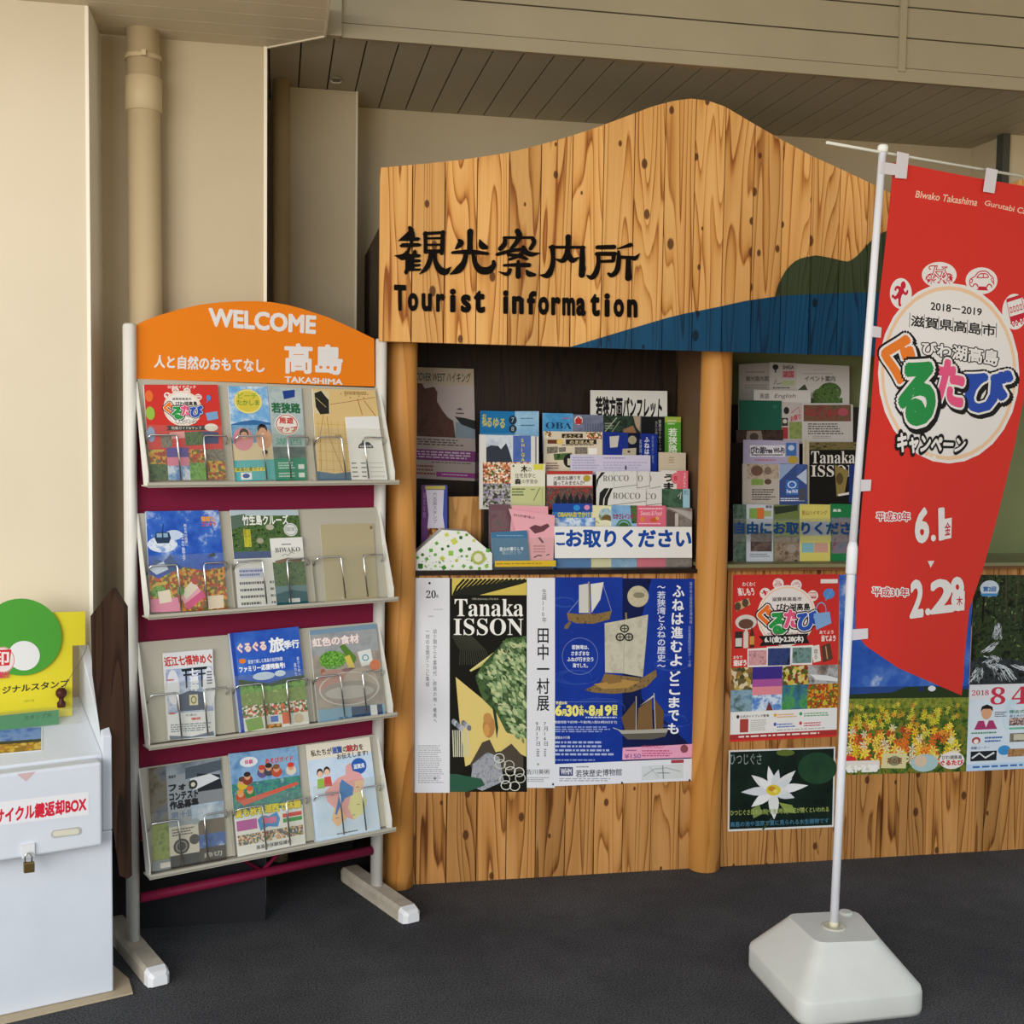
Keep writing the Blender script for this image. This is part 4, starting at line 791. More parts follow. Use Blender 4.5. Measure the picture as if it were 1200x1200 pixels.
esheet(3, 'leaflet', 'cream leaflet with food photos and dark title strips in the left recess', (590, 316), (796, 319), [('P', [(592, 317), (614, 316), (620, 334), (600, 340)], FOOD), ('R', 654, 325, 728, 340, '#2b2018'), ('T', 'ようこそ', 662, 328, 720, 338, '#d8c89a', {'b': .02}), ('R', 604, 346, 640, 360, '#6a3a24'), ('R', 668, 345, 776, 362, '#2b2018'), ('T', 'のまほん堂', 682, 348, 766, 360, '#d8c89a', {'b': .03}), ('E', 648, 353, 12, 10, '#e0c06a'), ('R', 740, 320, 794, 344, FOOD), ('P', [(602, 372), (640, 370), (640, 392), (602, 395)], ROCK), ('P', [(642, 374), (668, 372), (668, 388), (644, 390)], ROCK), ('P', [(625, 396), (690, 392), (688, 416), (628, 418)], TREES), ('E', 680, 420, 20, 24, '#1f1d1b'), ('R', 674, 412, 684, 436, '#d8cfb8'), ('R', 748, 376, 778, 398, '#efece4'), ('M', 600, 425, 650, 450, 3, '#7a4a44'), ('M', 655, 362, 780, 368, 1, '#6a5a44'), ('R', 700, 372, 744, 396, ROCK)], .004, '#d8cbb2', .004)
NAVY = P('#152f86', .4)
esheet(3, 'flyer', 'small dark blue flyer with a sailing boat and moon, like the big ship poster', (798, 318), (990, 326), [('R', 888, 322, 930, 410, P('#0e1430')), ('P', [(822, 335), (856, 332), (850, 372), (824, 374)], '#c9c6ba'), ('E', 902, 347, 15, 15, '#a09a80'), ('P', [(868, 378), (916, 375), (914, 420), (864, 424)], '#b5ad94'), ('E', 890, 388, 5, 4, '#3a352a'), ('T', 'ふねは進む', 944, 335, 962, 440, '#d9dde8', {'v': 1, 'b': .03}), ('T', '若狭湾と', 926, 345, 936, 410, '#aab4d0', {'v': 1}), ('T', '特別展のご案内', 970, 332, 978, 430, '#8a9acb', {'v': 1})], .003, NAVY, .012)
esheet(2, 'leaflet', 'yellow-green leaflet about trees headed 木 with a forest study day', (475, 430), (596, 431), [('R', 475, 510, 596, 600, '#c3c78e'), ('T', '木', 512, 437, 533, 460, '#22241c', {'b': .05}), ('T', 'の', 536, 444, 548, 458, '#55584a'), ('T', '住宅見学と', 490, 464, 562, 480, '#5a5a48', {'b': .01}), ('T', '森', 490, 483, 510, 502, '#22241c', {'b': .05}), ('T', 'の学習会', 514, 485, 570, 500, '#6a6a55', {'b': .01}), ('P', [(480, 440), (486, 432), (488, 442)], '#2c2c2c'), ('R', 555, 432, 590, 452, '#d9d04a'), ('M', 480, 515, 530, 545, 3, '#5a6440'), ('L', [(555, 560), (575, 520), (578, 515)], .8, '#55603c'), ('M', 545, 518, 562, 524, 1, '#5a6440'), ('L', [(586, 515), (586, 570)], .5, '#8a9464')], .003, '#e2dfc9', .014)
esheet(2, 'leaflet', 'red-banded white leaflet 踊ってみませんか? with dancers in the left recess', (602, 456), (762, 459), [('R', 602, 456, 762, 468, '#b5382f'), ('Q', '六斎念仏踊りを', [(625, 475), (720, 472), (720, 486), (625, 489)], '#3a2c28', {'b': .02}), ('Q', '踊ってみませんか?', [(625, 492), (735, 489), (735, 504), (625, 507)], '#3a2c28', {'b': .02}), ('E', 742, 482, 13, 12, '#b39a3a'), ('R', 602, 512, 764, 600, photo('noise', ['#6a2f28', '#a8443a', '#3f3a38', '#7a6458', '#2f2f34'], 60)), ('R', 602, 508, 764, 514, '#c0473c')]+[('P', [(630+22*i, 560), (642+22*i, 534), (652+22*i, 560), (648+22*i, 580), (632+22*i, 580)], '#22262e') for i in range(6)], .003, '#e2ded6', .004)
esheet(3, 'timetable_sheet', 'pale lilac landscape schedule sheet above the ROCCO leaflets', (685, 398), (966, 401), [('M', 800, 408, 900, 414, 1, '#7a7494'), ('M', 692, 405, 790, 450, 5, '#a9a3c0'), ('M', 800, 422, 955, 450, 3, '#b4aecb'), ('R', 877, 438, 882, 452, '#2c2c34')], .002, '#cfc9de', .020)
esheet(3, 'leaflet', 'plain beige leaflet above the pink うま leaflet at the right of the recess', (995, 390), (1090, 392), [('M', 1030, 405, 1052, 430, 3, '#a08a6a')], .003, '#cdbfa6', .020)
rk_art = [('r', 0, 0, 1, 1, '#d8d7d1'), ('p', [(0, .45), (.06, .2), (.22, .02), (.12, .02), (0, .22)], '#23211f'), ('t', serif('ROCCO'), .16, .10, .80, .26, '#77746e'), ('l', [(.1, .5), (.5, .42), (1, .36)], .7, '#6a6862'), ('l', [(.42, 0), (.44, .5)], .5, '#b5b3ad')]
for k, (tl, tr, r, off, lab) in enumerate((((776, 458), (918, 456), 2, .026, 'front white ROCCO leaflet of the upper trio'), ((900, 457), (962, 457), 2, .021, 'middle white ROCCO leaflet of the upper trio, half covered'), ((955, 458), (1003, 459), 2, .017, 'rearmost white ROCCO leaflet of the upper trio beside the pink うま leaflet'))):
    esheet(r, 'leaflet', lab, tl, tr, rk_art if k == 0 else [('r', 0, 0, 1, 1, '#d8d7d1'), ('t', serif('CO' if k == 1 else 'O'), .1 if k == 1 else .02, .10, .62 if k == 1 else .3, .27, '#77746e'), ('l', [(0, .46), (1, .38)], .7, '#6a6862')], .003, '#d8d7d1', off, group='white leaflets with a grey serif title')
esheet(2, 'leaflet', 'white and pink leaflet with big black brush word うま', (1003, 453), (1098, 455), [('R', 1058, 455, 1098, 520, '#df6a78'), ('T', 'う', 1016, 468, 1044, 492, '#1d1a1a', {'b': .05}), ('T', 'ま', 1014, 498, 1046, 526, '#1d1a1a', {'b': .05}), ('E', 1054, 482, 15, 20, '#e58a94'), ('O', 1054, 482, 13, 17, .15, '#c9404c'), ('T', '春', 1046, 472, 1062, 492, '#c9404c', {'b': .03}), ('T', 'うまいもん', 1080, 462, 1092, 514, '#f4e6e4', {'v': 1})], .003, '#dcd8cf', .017)
for k, (tl, tr, off, lab) in enumerate((((784, 516), (950, 518), .018, 'wide white ROCCO leaflet of the lower pair, black-edged copies behind it'), ((940, 517), (1006, 518), .013, 'second white ROCCO leaflet of the lower pair, beside the green photo leaflet'))):
    esheet(1, 'leaflet', lab, tl, tr, [('r', 0, 0, 1, 1, '#d8d7d1')]+([('p', [(0, .25), (.02, .06), (.12, 0), (.22, 0), (.10, .14), (.08, .3)], '#23211f'), ('p', [(.10, .3), (.13, .12), (.24, 0), (.30, 0), (.20, .14), (.17, .3)], '#23211f'), ('t', serif('ROCCO'), .30, .055, .88, .135, '#77746e'), ('l', [(.2, .22), (1, .16)], .7, '#6a6862')] if k == 0 else [('t', serif('CO'), .1, .06, .70, .14, '#77746e'), ('l', [(0, .22), (1, .19)], .7, '#6a6862')]), .003, '#d8d7d1', off-.018, group='white leaflets with a grey serif title')
esheet(1, 'leaflet', 'dark green photo leaflet with a pale blue edge, below the pink うま leaflet', (1005, 518), (1104, 520), [('R', 1080, 519, 1104, 585, '#9fc6d4'), ('L', [(1062, 545), (1074, 530), (1070, 555)], .8, '#d8dcd8'), ('T', '町', 1084, 524, 1100, 540, '#3a5a6a')], .003, photo('noise', ['#22382a', '#3a5a44', '#4f6f55', '#1b2a22'], 26), -.014)
esheet(1, 'booklet', 'blue booklet with yellow title lettering at the left end of the front row', (622, 576), (756, 570), [('R', 620, 570, 760, 600, P('#23489a')), ('E', 706, 585, 12, 10, '#2f8fd0'), ('T', 'OBAMAおでかけ', 640, 600, 752, 618, '#cdbf3a', {'b': .05}), ('R', 620, 620, 770, 650, HAZE), ('E', 742, 584, 10, 9, '#d88fae')], .006, '#3a78b8', .004)
esheet(1, 'leaflet', 'cream leaflet with an arched coast photo in the front row', (757, 576), (829, 578), [('E', 808, 612, 24, 26, photo('noise', ['#5f8fb8', '#b5c8c4', '#6a6a3a'], 20)), ('E', 812, 625, 18, 16, P('#6f5a34')), ('E', 806, 640, 26, 12, '#e4e0c0'), ('L', [(766, 642), (776, 632), (785, 640)], .8, '#4a7a5a')], .003, '#e0dcae', .003)
esheet(1, 'leaflet', 'sky blue leaflet with a green loop and red title between the cream and pink ones', (828, 576), (918, 577), [('P', [(895, 577), (918, 577), (918, 640), (900, 640)], TREES), ('T', 'わかさレインボー', 834, 606, 914, 624, '#8f2f4a', {'b': .06}), ('O', 872, 650, 26, 24, .25, '#55803a'), ('E', 872, 652, 18, 16, '#3f6a34')], .003, photo('noise', ['#5f93c4', '#86b2d6', '#a9c8de'], 14), .006)
esheet(1, 'leaflet', 'pink leaflet with small orange food drawings in the front row', (917, 577), (1020, 578), [('M', 925, 585, 1010, 592, 1, '#f4dfe2'), ('T', 'Sweets & Food', 932, 596, 1005, 612, '#f2d8dc', {'sh': .03}), ('E', 938, 626, 8, 10, '#d88a4a'), ('E', 978, 628, 14, 8, '#c9602f'), ('E', 990, 622, 6, 6, '#e0b060'), ('M', 925, 638, 1010, 644, 1, '#f0cfd4')], .003, '#dd6a80', .003)
esheet(1, 'leaflet', 'brown-grey street photo leaflet at the right end of the front row', (1022, 583), (1112, 587), [('P', [(1022, 583), (1112, 600), (1112, 630), (1060, 600)], '#b3aca6'), ('P', [(1022, 590), (1060, 605), (1068, 650), (1022, 650)], '#5a4f48'), ('T', '熊川', 1098, 588, 1108, 608, '#8f3a3a', {'v': 1}), ('R', 1052, 605, 1064, 650, '#c3bbb0')], .003, photo('noise', ['#6d625c', '#8d847c', '#57504a'], 20), .003)
# acrylic strip with blue lettering in front of the row
pl4 = planeY(4.022, 0, ZS)
def strip(quad, tx, tq, bold, view, label, base, plane, col):
    q = [(view[0]+x/view[2], view[1]+y/view[2]) for x, y in quad]
    mb = MB(); f = [hit(x, y, plane) for x, y in q]; mb.prism(f, plane[1]*.003, base)
    A = Art(mb, Flat(plane), q, view, .003)
    for t_, c_ in zip(tx, tq): A.draw(('Q', t_, c_, col, {'b': bold}))
    return mb
g = [(628, 650), (1111, 652), (1112, 761), (630, 762)]
mb = strip(g, ['お取りください'], [[(671, 664), (1110, 664), (1106, 724), (671, 722)]], .045, E_, '', '#e9e8e2', pl4, '#17479c')
A = Art(mb, Flat(pl4), g, E_, .003); A.draw(('P', [(632, 672), (664, 671), (664, 680), (632, 681)], '#17479c')); A.draw(('P', [(636, 706), (646, 709), (666, 708), (666, 716), (644, 717), (634, 712)], '#17479c'))
p0 = hit(E_[0]+640/3, E_[1]+765/3, pl4); p1 = hit(E_[0]+1105/3, E_[1]+765/3, pl4)
mb.box((p0.x, 4.018, ZS+.0003), (p1.x, 4.022, p0.z+.004), ACRYL)
tag(mb.build('acrylic_sign', fix=False), 'white sign strip with blue lettering お取りください in front of the leaflets', 'sign')
# left corner of the recess
SB = (planeY(4.10, 2, ZS), ZS); SC_ = (planeY(4.15, 2, ZS), ZS)
esheet(0, 'booklet', 'narrow violet and blue booklet with a white vertical title strip, behind the clover box', (160, 505), (248, 505), [('R', 160, 505, 180, 740, '#6a3f7a'), ('R', 228, 506, 250, 720, '#3f4f9a'), ('R', 172, 508, 242, 520, '#b9ad5a'), ('P', [(175, 522), (238, 522), (234, 610), (240, 656), (180, 656), (184, 610)], '#cfcbd8'), ('T', '六古窯スタンプ', 198, 530, 214, 640, '#4a4458', {'v': 1}), ('R', 182, 656, 240, 735, photo('cells', ['#8a5a34', '#c9803a', '#5a3424', '#d8a860'], 120)), ('T', '湖北の旅', 164, 530, 174, 620, '#a88ab4', {'v': 1})], .02, '#5a3f74', rows=[SB])
o = sheet('wooden_board', [(256, 546), (384, 545)], SC_[0], (), E_, .014, wood('pale_plain_board', '#cf9c5e', '#c08c4e', '#a97640', pw=.3, tint=0, knots=True), 0, ZS+.0006, edge=P('#b58a52')); tag(o, 'small plain wooden board standing behind the clover-patterned box', 'board')
cp = planeY(4.0, 0, ZS); cq = [(140, 745), (235, 663), (320, 668), (410, 745), (410, 806), (140, 806)]
mb = MB(); f = [hit(E_[0]+x/3, E_[1]+y/3, cp) for x, y in cq]
dz = ZS+.0005-min(p.z for p in f)
for i in (4, 5): f[i].z = ZS+.0005
mb.prism(f, (0, .07, 0), '#e6e8e0')
A = Art(mb, Flat(cp), [(0, 0)]*4, E_, 0); rg = random.Random(5)
GR = ['#3f8a2c', '#5fa63c', '#8fc04a', '#2f6a2a', '#c9d05a']
spots = [(277, 703, 13), (265, 745, 11), (235, 763, 10), (158, 790, 11), (195, 735, 8), (215, 710, 7), (300, 690, 7), (330, 730, 7), (250, 680, 8), (180, 765, 7), (210, 750, 6), (235, 730, 6), (300, 735, 8), (285, 770, 7), (310, 790, 7), (240, 795, 9), (340, 770, 6), (395, 735, 8), (390, 790, 8), (365, 798, 6), (335, 795, 7), (320, 680, 6), (165, 750, 6), (210, 790, 5), (148, 760, 6), (270, 790, 5), (345, 700, 6), (385, 765, 6), (290, 672, 5), (175, 790, 4), (255, 720, 5), (320, 755, 5), (225, 778, 4), (302, 755, 4)]
for x, y, r in spots:
    c = rg.choice(GR); a0 = rg.random()
    for j in range(4):
        a = a0+j*math.pi/2; A.draw(('E', x+r*.5*math.cos(a), y+r*.5*math.sin(a), r*.48, r*.48, c))
for k in range(30):
    A.draw(('E', rg.uniform(150, 400), rg.uniform(752, 802), 1.6, 1.6, rg.choice(['#4a5a4a', '#8a9a6a', '#3a4a6a'])))
for j in range(12):
    a = j*math.pi/6; A.draw(('E', 360+19*math.cos(a), 760+19*math.sin(a), 6, 6, '#a9b45a'))
A.draw(('E', 360, 760, 15, 15, '#e0dcc4'))
tag(mb.build('clover_box', fix=False), 'white house-shaped box with green clover pattern, left end of the shelf', 'box')
# clear holder with pink sheets and blue leaflet, yellow tape
HP = planeY(4.012, 0, ZS); hq = [(400, 600), (628, 640), (636, 806), (408, 808)]
xh0, xh1 = hit(E_[0]+402/3, 668, HP).x, hit(E_[0]+624/3, 668, HP).x
hold = empty('leaflet_holder', ((xh0+xh1)/2, 4.03, ZS)); tag(hold, 'clear acrylic leaflet holder with a yellow measuring-tape strip along its foot', 'leaflet holder')
zh = hit(640, E_[1]+690/3, HP).z
MB().box((xh0, 4.002, ZS+.0005), (xh1, 4.0035, zh), ACRYL).build('front_pane', hold)
MB().box((xh0, 4.05, ZS+.0005), (xh1, 4.0515, zh+.07), ACRYL).build('rear_pane', hold)
MB().box((xh0, 4.0035, ZS+.0005), (xh1, 4.05, ZS+.002), ACRYL).build('base', hold)
tp = (Vector((0, 4.002, ZS)), Vector((0, -1, 0)))
sheet('tape', [(420, 772), (634, 770), (634, 791), (420, 793)], tp, [('m', .02, .3, .98, .7, 1, '#a8862a')], E_, .0012, '#d9b52c', .0002, parent=hold)
def hs(name, label, quad, art, base, y, tilt=0):
    return tag(sheet(name, quad, planeY(y, 0, ZS), art, E_, .002, base), label, 'leaflet')
hs('leaflet', 'maroon-grey leaflet behind the pink sheets in the clear holder', [(398, 572), (474, 574), (478, 790), (402, 790)], [('r', .1, .1, .9, .45, photo('noise', ['#5a4248', '#7a5a60', '#4f5a50'], 24)), ('m', .15, .5, .9, .6, 2, '#b8a8a8')], '#6f4f56', 4.045)
hs('flyer', 'rear pink sheet in the clear holder', [(480, 576), (606, 580), (612, 770), (466, 770)], [('m', .12, .12, .62, .155, 1, '#7a4f5a')], '#e3a3ac', 4.038)
hs('flyer', 'tilted front pink sheet with small ink drawings in the clear holder', [(468, 588), (630, 612), (624, 790), (530, 790)], [('Q', 'せせらぎの郷で楽しむ', [(485, 605), (560, 616), (559, 625), (484, 614)], '#6a3a44', {'b': .03}), ('P', [(540, 655), (560, 645), (580, 650), (605, 640), (612, 650), (590, 668), (560, 676)], '#6a4048'), ('P', [(570, 690), (578, 688), (592, 706), (586, 710)], '#6a4048'), ('L', [(556, 760), (572, 752), (585, 754)], 1.5, '#5a343c'), ('L', [(600, 752), (612, 748)], 1.2, '#5a343c'), ('M', 555, 715, 600, 745, 3, '#c07a86')], '#e8a9b2', 4.026)
hs('leaflet', 'slate blue leaflet titled 里山の暮らし in the clear holder', [(405, 672), (532, 664), (542, 775), (412, 782)], [('Q', '里山の暮らしを', [(436, 724), (520, 722), (520, 734), (436, 737)], '#dfe6ea', {'b': .03}), ('Q', '見に行こう!', [(444, 738), (512, 736), (512, 748), (444, 750)], '#a9bcc8', {'b': .02}), ('M', 425, 680, 520, 686, 1, '#8aa6b8')], '#41749a', 4.016)

# ============================================================ leaflets behind the right-hand window sill
zq2, zq3, zq4 = onY(930, 596, 4.11).z, onY(930, 520, 4.17).z, onY(930, 476, 4.23).z
st = empty('leaflet_stand', (1.85, 4.19, zsill)); xa, xb = xr0+.02, onY(1040, 600, 4.12).x
for y0, z1 in ((4.085, zq2), (4.145, zq3), (4.205, zq4)):
    MB().box((xa, y0, zsill+.0005), (xb, y0+.0598 if y0 < 4.2 else RB-.014, z1), STEPK).build('step', st)
tag(st, 'dark stepped stand carrying the leaflets in the right window', 'stand')
ROWR = [None, (planeY(4.055, 4, zsill), zsill), (planeY(4.105, 4, zq2), zq2), (planeY(4.165, 4, zq3), zq3), (planeY(4.225, 4, zq4), zq4)]
def wsheet(r, name, label, tl, tr, art, th=.003, base=WHITE, off=0, cat='leaflet', group=None):
    return esheet(r, name, label, tl, tr, art, th, base, off, cat, group, H_, ROWR)
PGR = '#b9b7b2'
wsheet(4, 'leaflet', 'grey title leaflet at the top left of the right window', (110, 116), (268, 108), [('M', 145, 150, 250, 160, 1, '#7a7874'), ('T', '観光案内図', 145, 176, 258, 200, '#6a6862', {'b': .04}), ('M', 140, 215, 260, 240, 2, '#8a8884')], .003, '#a3a09a')
wsheet(4, 'leaflet', 'white leaflet with black tree stamp and red block at the top of the right window', (265, 105), (398, 110), [('E', 293, 130, 15, 14, '#2c2c2a'), ('R', 290, 140, 297, 158, '#2c2c2a'), ('T', 'SHIGA', 330, 122, 385, 140, '#3a2c2c', {'b': .03, 'sh': .04}), ('R', 325, 148, 388, 185, '#c9a0a4'), ('T', '湖国', 330, 150, 384, 182, '#a8454f', {'b': .03}), ('L', [(285, 218), (298, 190), (300, 216), (330, 208)], .8, '#3a4a3a'), ('R', 325, 198, 388, 222, '#a9b48a'), ('M', 280, 228, 390, 240, 1, '#5a5a55')], .003, PGR, .004)
wsheet(4, 'leaflet', 'white leaflet titled イベント案内 with a round green tree at the top of the right window', (392, 112), (664, 124), [('M', 430, 160, 600, 166, 1, '#8a8a86'), ('T', 'イベント案内', 440, 174, 592, 202, '#3a3a38', {'b': .02}), ('E', 565, 255, 58, 48, TREES), ('E', 520, 270, 40, 34, TREES), ('R', 470, 285, 630, 310, TREES), ('P', [(405, 245), (440, 215), (455, 245)], '#3a4a3a'), ('M', 480, 140, 560, 146, 1, '#9a9a96')], .003, '#c3c1bb', .002)
wsheet(3, 'leaflet', 'closed dark green folder on the left of the right window', (108, 296), (323, 299), [('E', 290, 330, 12, 10, '#2f6a55'), ('R', 95, 446, 330, 560, photo('noise', ['#2a211d', '#4a3a34', '#15110f'], 30)), ('P', [(150, 450), (220, 450), (230, 500), (145, 500)], '#8a7f74'), ('E', 185, 480, 22, 20, '#4a4036')], .004, '#1f5a48', .004)
wsheet(3, 'sign_card', 'narrow handwritten 英語 English card above the green folder', (185, 243), (471, 250), [('T', '英語', 215, 262, 262, 288, '#4a4a46', {'b': .01}), ('T', 'English', 290, 264, 395, 290, '#4a4a46', {'sh': .06})], .002, '#c9c7c0', -.002, 'sign')
wsheet(3, 'leaflet', 'white leaflet with small pictures beside the green folder', (318, 304), (430, 308), [('E', 348, 348, 14, 18, '#2c2a28'), ('L', [(372, 360), (410, 330), (416, 360)], 1.0, '#b85a7a'), ('Q', 'お祭り', [(368, 378), (418, 362), (420, 390), (370, 404)], '#b8404f', {'b': .04}), ('R', 325, 385, 355, 425, '#33302c'), ('E', 340, 402, 11, 11, '#c9c0b0'), ('R', 325, 432, 356, 490, '#9a3a3a'), ('R', 362, 405, 425, 490, photo('noise', ['#6a7a3a', '#8a9a5a', '#5a5a34'], 26))], .003, '#b5b0aa', .0)
wsheet(3, 'leaflet', 'white garden leaflet with red flower title band on the right of the right window', (430, 310), (682, 318), [('R', 434, 320, 672, 402, photo('noise', ['#4a4a34', '#6a5a40', '#7a3f3c', '#3f4a2c'], 34)), ('E', 632, 355, 26, 20, '#a84f5c'), ('T', '花めぐり散歩', 448, 340, 605, 378, '#8f3f3c', {'b': .04}), ('M', 456, 410, 640, 470, 5, '#5a5854'), ('M', 480, 474, 600, 490, 2, '#8a8884')], .003, '#bdbab3', .006)
wsheet(2, 'leaflet', 'lilac leaflet headed びわ湖Free Wi-Fi in the right window', (132, 494), (412, 500), [('R', 165, 522, 340, 580, '#d5d4da'), ('O', 252, 551, 90, 31, .03, '#4a4a55'), ('T', 'びわ湖Free Wi-Fi', 170, 530, 334, 564, '#3a3a42', {'b': .05}), ('R', 172, 568, 330, 573, '#3a3a42'), ('R', 346, 510, 398, 575, '#3f6aa8'), ('E', 372, 535, 16, 14, '#b5c8e0'), ('M', 190, 590, 330, 604, 1, '#b06a80'), ('E', 380, 595, 26, 20, '#b09a3f')], .003, '#a39fb8', .0)
wsheet(2, 'leaflet', 'beige food and town leaflet beneath the Free Wi-Fi one', (128, 614), (312, 618), [('R', 150, 618, 312, 690, photo('noise', ['#8a7a68', '#b5a892', '#5a4a40'], 26)), ('E', 200, 650, 30, 26, '#6a5044'), ('E', 255, 650, 18, 20, '#7a6a5a'), ('R', 172, 692, 232, 722, '#7a9a4a'), ('E', 255, 705, 18, 14, '#5a4a3a'), ('M', 175, 740, 300, 800, 5, '#4a4844')], .003, '#b4aea2', .008)
wsheet(2, 'leaflet', 'blue and white Wi-Fi sticker leaflet with diagonal panes', (312, 614), (452, 618), [('P', [(312, 616), (398, 617), (312, 700)], '#8fa4c4'), ('P', [(398, 620), (450, 620), (398, 680)], '#3f5a94'), ('P', [(398, 680), (450, 640), (450, 720)], '#b5c4d8'), ('R', 345, 697, 408, 770, '#3a6fb8'), ('O', 376, 720, 22, 18, .25, '#dbe6f2'), ('T', 'Free Wi-Fi', 350, 745, 404, 762, '#e4ecf4', {'b': .03}), ('M', 318, 785, 440, 805, 2, '#dadfe6'), ('R', 410, 740, 446, 800, '#4a4f5a')], .003, '#3a4f86', .012)
wsheet(2, 'leaflet', 'cream-edged sheet showing behind the small black Tanaka ISSON flyer', (432, 500), (480, 502), [('r', .2, 0, .3, 1, '#a8a090')], .003, '#c0b69a', .002)
wsheet(2, 'flyer', 'small black Tanaka ISSON flyer in the right window, behind the white pole', (462, 506), (706, 506), [('R', 462, 506, 706, 545, photo('noise', ['#2a2a1c', '#7a6f44', '#1c1c16'], 40, (1, 1, 3))), ('T', serif('Tanaka'), 472, 552, 692, 614, '#d9d6cc'), ('T', serif('ISSON'), 472, 622, 706, 680, '#d9d6cc'), ('P', [(590, 620), (660, 650), (640, 760), (600, 780)], P('#8a7a44')), ('E', 615, 690, 18, 30, '#5a4a2a'), ('P', [(605, 768), (690, 752), (692, 764), (610, 778)], '#dcd9cc'), ('R', 662, 620, 706, 812, P('#1f3474'))], .003, '#15140f', .010)
wsheet(1, 'leaflet', 'dark green photo leaflet at the lower left corner of the right window', (82, 818), (150, 820), [], .003, photo('noise', ['#2f4a3a', '#5f7a6a', '#3a4f44', '#8a9a8a'], 26), .0)
wsheet(1, 'leaflet', 'white leaflet with orange and green squares in the bottom row of the right window', (148, 818), (282, 822), [('R', 162, 838, 200, 890, '#7aa04a'), ('R', 200, 836, 236, 892, '#c9703a'), ('R', 236, 850, 272, 880, '#9aa86a'), ('T', '新旭', 245, 824, 275, 838, '#3a3a3a', {'b': .03}), ('R', 168, 960, 275, 1055, photo('noise', ['#2a2624', '#5a4a48', '#7a6a60'], 40)), ('M', 165, 1065, 275, 1085, 2, '#7a8490')], .003, '#bcc4cc', .004)
wsheet(1, 'leaflet', 'green and brown nature leaflet in the bottom row of the right window', (284, 820), (416, 822), [('P', [(285, 830), (405, 822), (405, 850), (290, 870)], P('#2f3a2a')), ('R', 284, 900, 416, 975, '#8a9a3f'), ('R', 288, 980, 414, 1110, photo('noise', ['#4a3f34', '#7a6a58', '#9a8a76', '#2f2a24'], 40)), ('E', 375, 1040, 25, 22, '#9a8f84')], .003, '#6a7a44', .0)
wsheet(1, 'leaflet', 'pale yellow hiking leaflet in the bottom row of the right window', (416, 817), (568, 820), [('T', '里山ハイキング', 425, 850, 552, 872, '#7a4a34', {'b': .01}), ('R', 425, 905, 560, 975, '#a9b4c8'), ('R', 425, 1012, 485, 1060, '#7fb4c0'), ('R', 488, 1012, 556, 1060, '#c49a8a'), ('R', 416, 978, 572, 1006, '#d9d06a')], .003, '#d0c86a', .004)
wsheet(1, 'leaflet', 'bright green leaflet with landscape photos, nearest the white pole in the right window', (570, 816), (682, 818), [('T', '高島', 582, 842, 622, 856, '#d9e6d8', {'b': .03}), ('R', 575, 885, 680, 1065, photo('noise', ['#3a4a5a', '#6a7a84', '#8a6a74', '#33404a'], 26))], .003, '#1f7a44', .0)
plR = planeY(4.022, 0, zsill)
mb = strip([(84, 890), (700, 890), (700, 1006), (84, 1006)], ['自由にお取りください'], [[(88, 908), (740, 908), (740, 970), (88, 966)]], .05, H_, '', clear('acrylic_strip', '#f4f6f4', .93), plR, '#16406f')
a_ = hit(H_[0]+84/H_[2], 640, plR).x; b_ = hit(H_[0]+700/H_[2], 640, plR).x
mb.box((a_, 4.017, zsill+.0005), (a_+.01, 4.022, zsill+.16), ACRYL); mb.box((b_-.01, 4.017, zsill+.0005), (b_, 4.022, zsill+.16), ACRYL)
tag(mb.build('acrylic_sign', fix=False), 'clear acrylic strip with blue lettering 自由にお取りください in the right window', 'sign')

# ============================================================ posters on the boards
PB = planeY(YB)
KN = P('#1b1b1b')
LEAVES = photo('noise', ['#232f1f', '#33472c', '#4f6a3c', '#2a3a26'], 40)
art = [('R', 165, 62, 485, 945, '#17160f'), ('R', 175, 62, 483, 132, '#d4bd5a')]
for i in range(16):
    x = 196+18*i; art.append(('L', [(180+i*6, 132), (x, 98-i*1.2), (x+30, 66)], 2.6, '#22241a'))
art += [('R', 178, 132, 484, 300, '#17160f'), ('T', serif('Tanaka'), 186, 148, 470, 220, '#f0ede4'), ('T', serif('ISSON'), 182, 228, 470, 298, '#f0ede4'), ('T', '110th Anniversary of his Birth', 258, 143, 366, 154, '#b9b4a4', {'sh': .01})]
for i in range(14):
    art.append(('L', [(176+i*6, 300), (210+i*8, 360), (206+i*10, 420)], 1.2, '#3c3c30'))
for i in range(12):                              # pale fan of palm leaves
    art.append(('L', [(250, 445), (300+i*12, 420-i*10), (340+i*10, 400-i*8)], 2.2, ['#c9bc6a', '#8f9a54', '#dcd08a'][i % 3]))
art += [('P', [(300, 560), (360, 600), (482, 640), (482, 800), (420, 770), (360, 780)], '#dcc678'), ('P', [(300, 420), (400, 310), (482, 300), (482, 720), (400, 700), (360, 620), (300, 560), (270, 470)], LEAVES),
        ('P', [(190, 470), (300, 560), (350, 640), (420, 720), (360, 780), (230, 840), (205, 640)], '#e0c878'), ('P', [(205, 640), (230, 840), (165, 940), (170, 660)], '#1c1b14')]
for i in range(9): art.append(('E', 182+8*i, 655+((i*37) % 30), 9, 12, ['#8f93a0', '#b5b6bf', '#6f7480'][i % 3]))
for i in range(8): art.append(('L', [(178+9*i, 690), (182+8*i, 800)], 1.4, '#cfcab0'))
rg = random.Random(3)
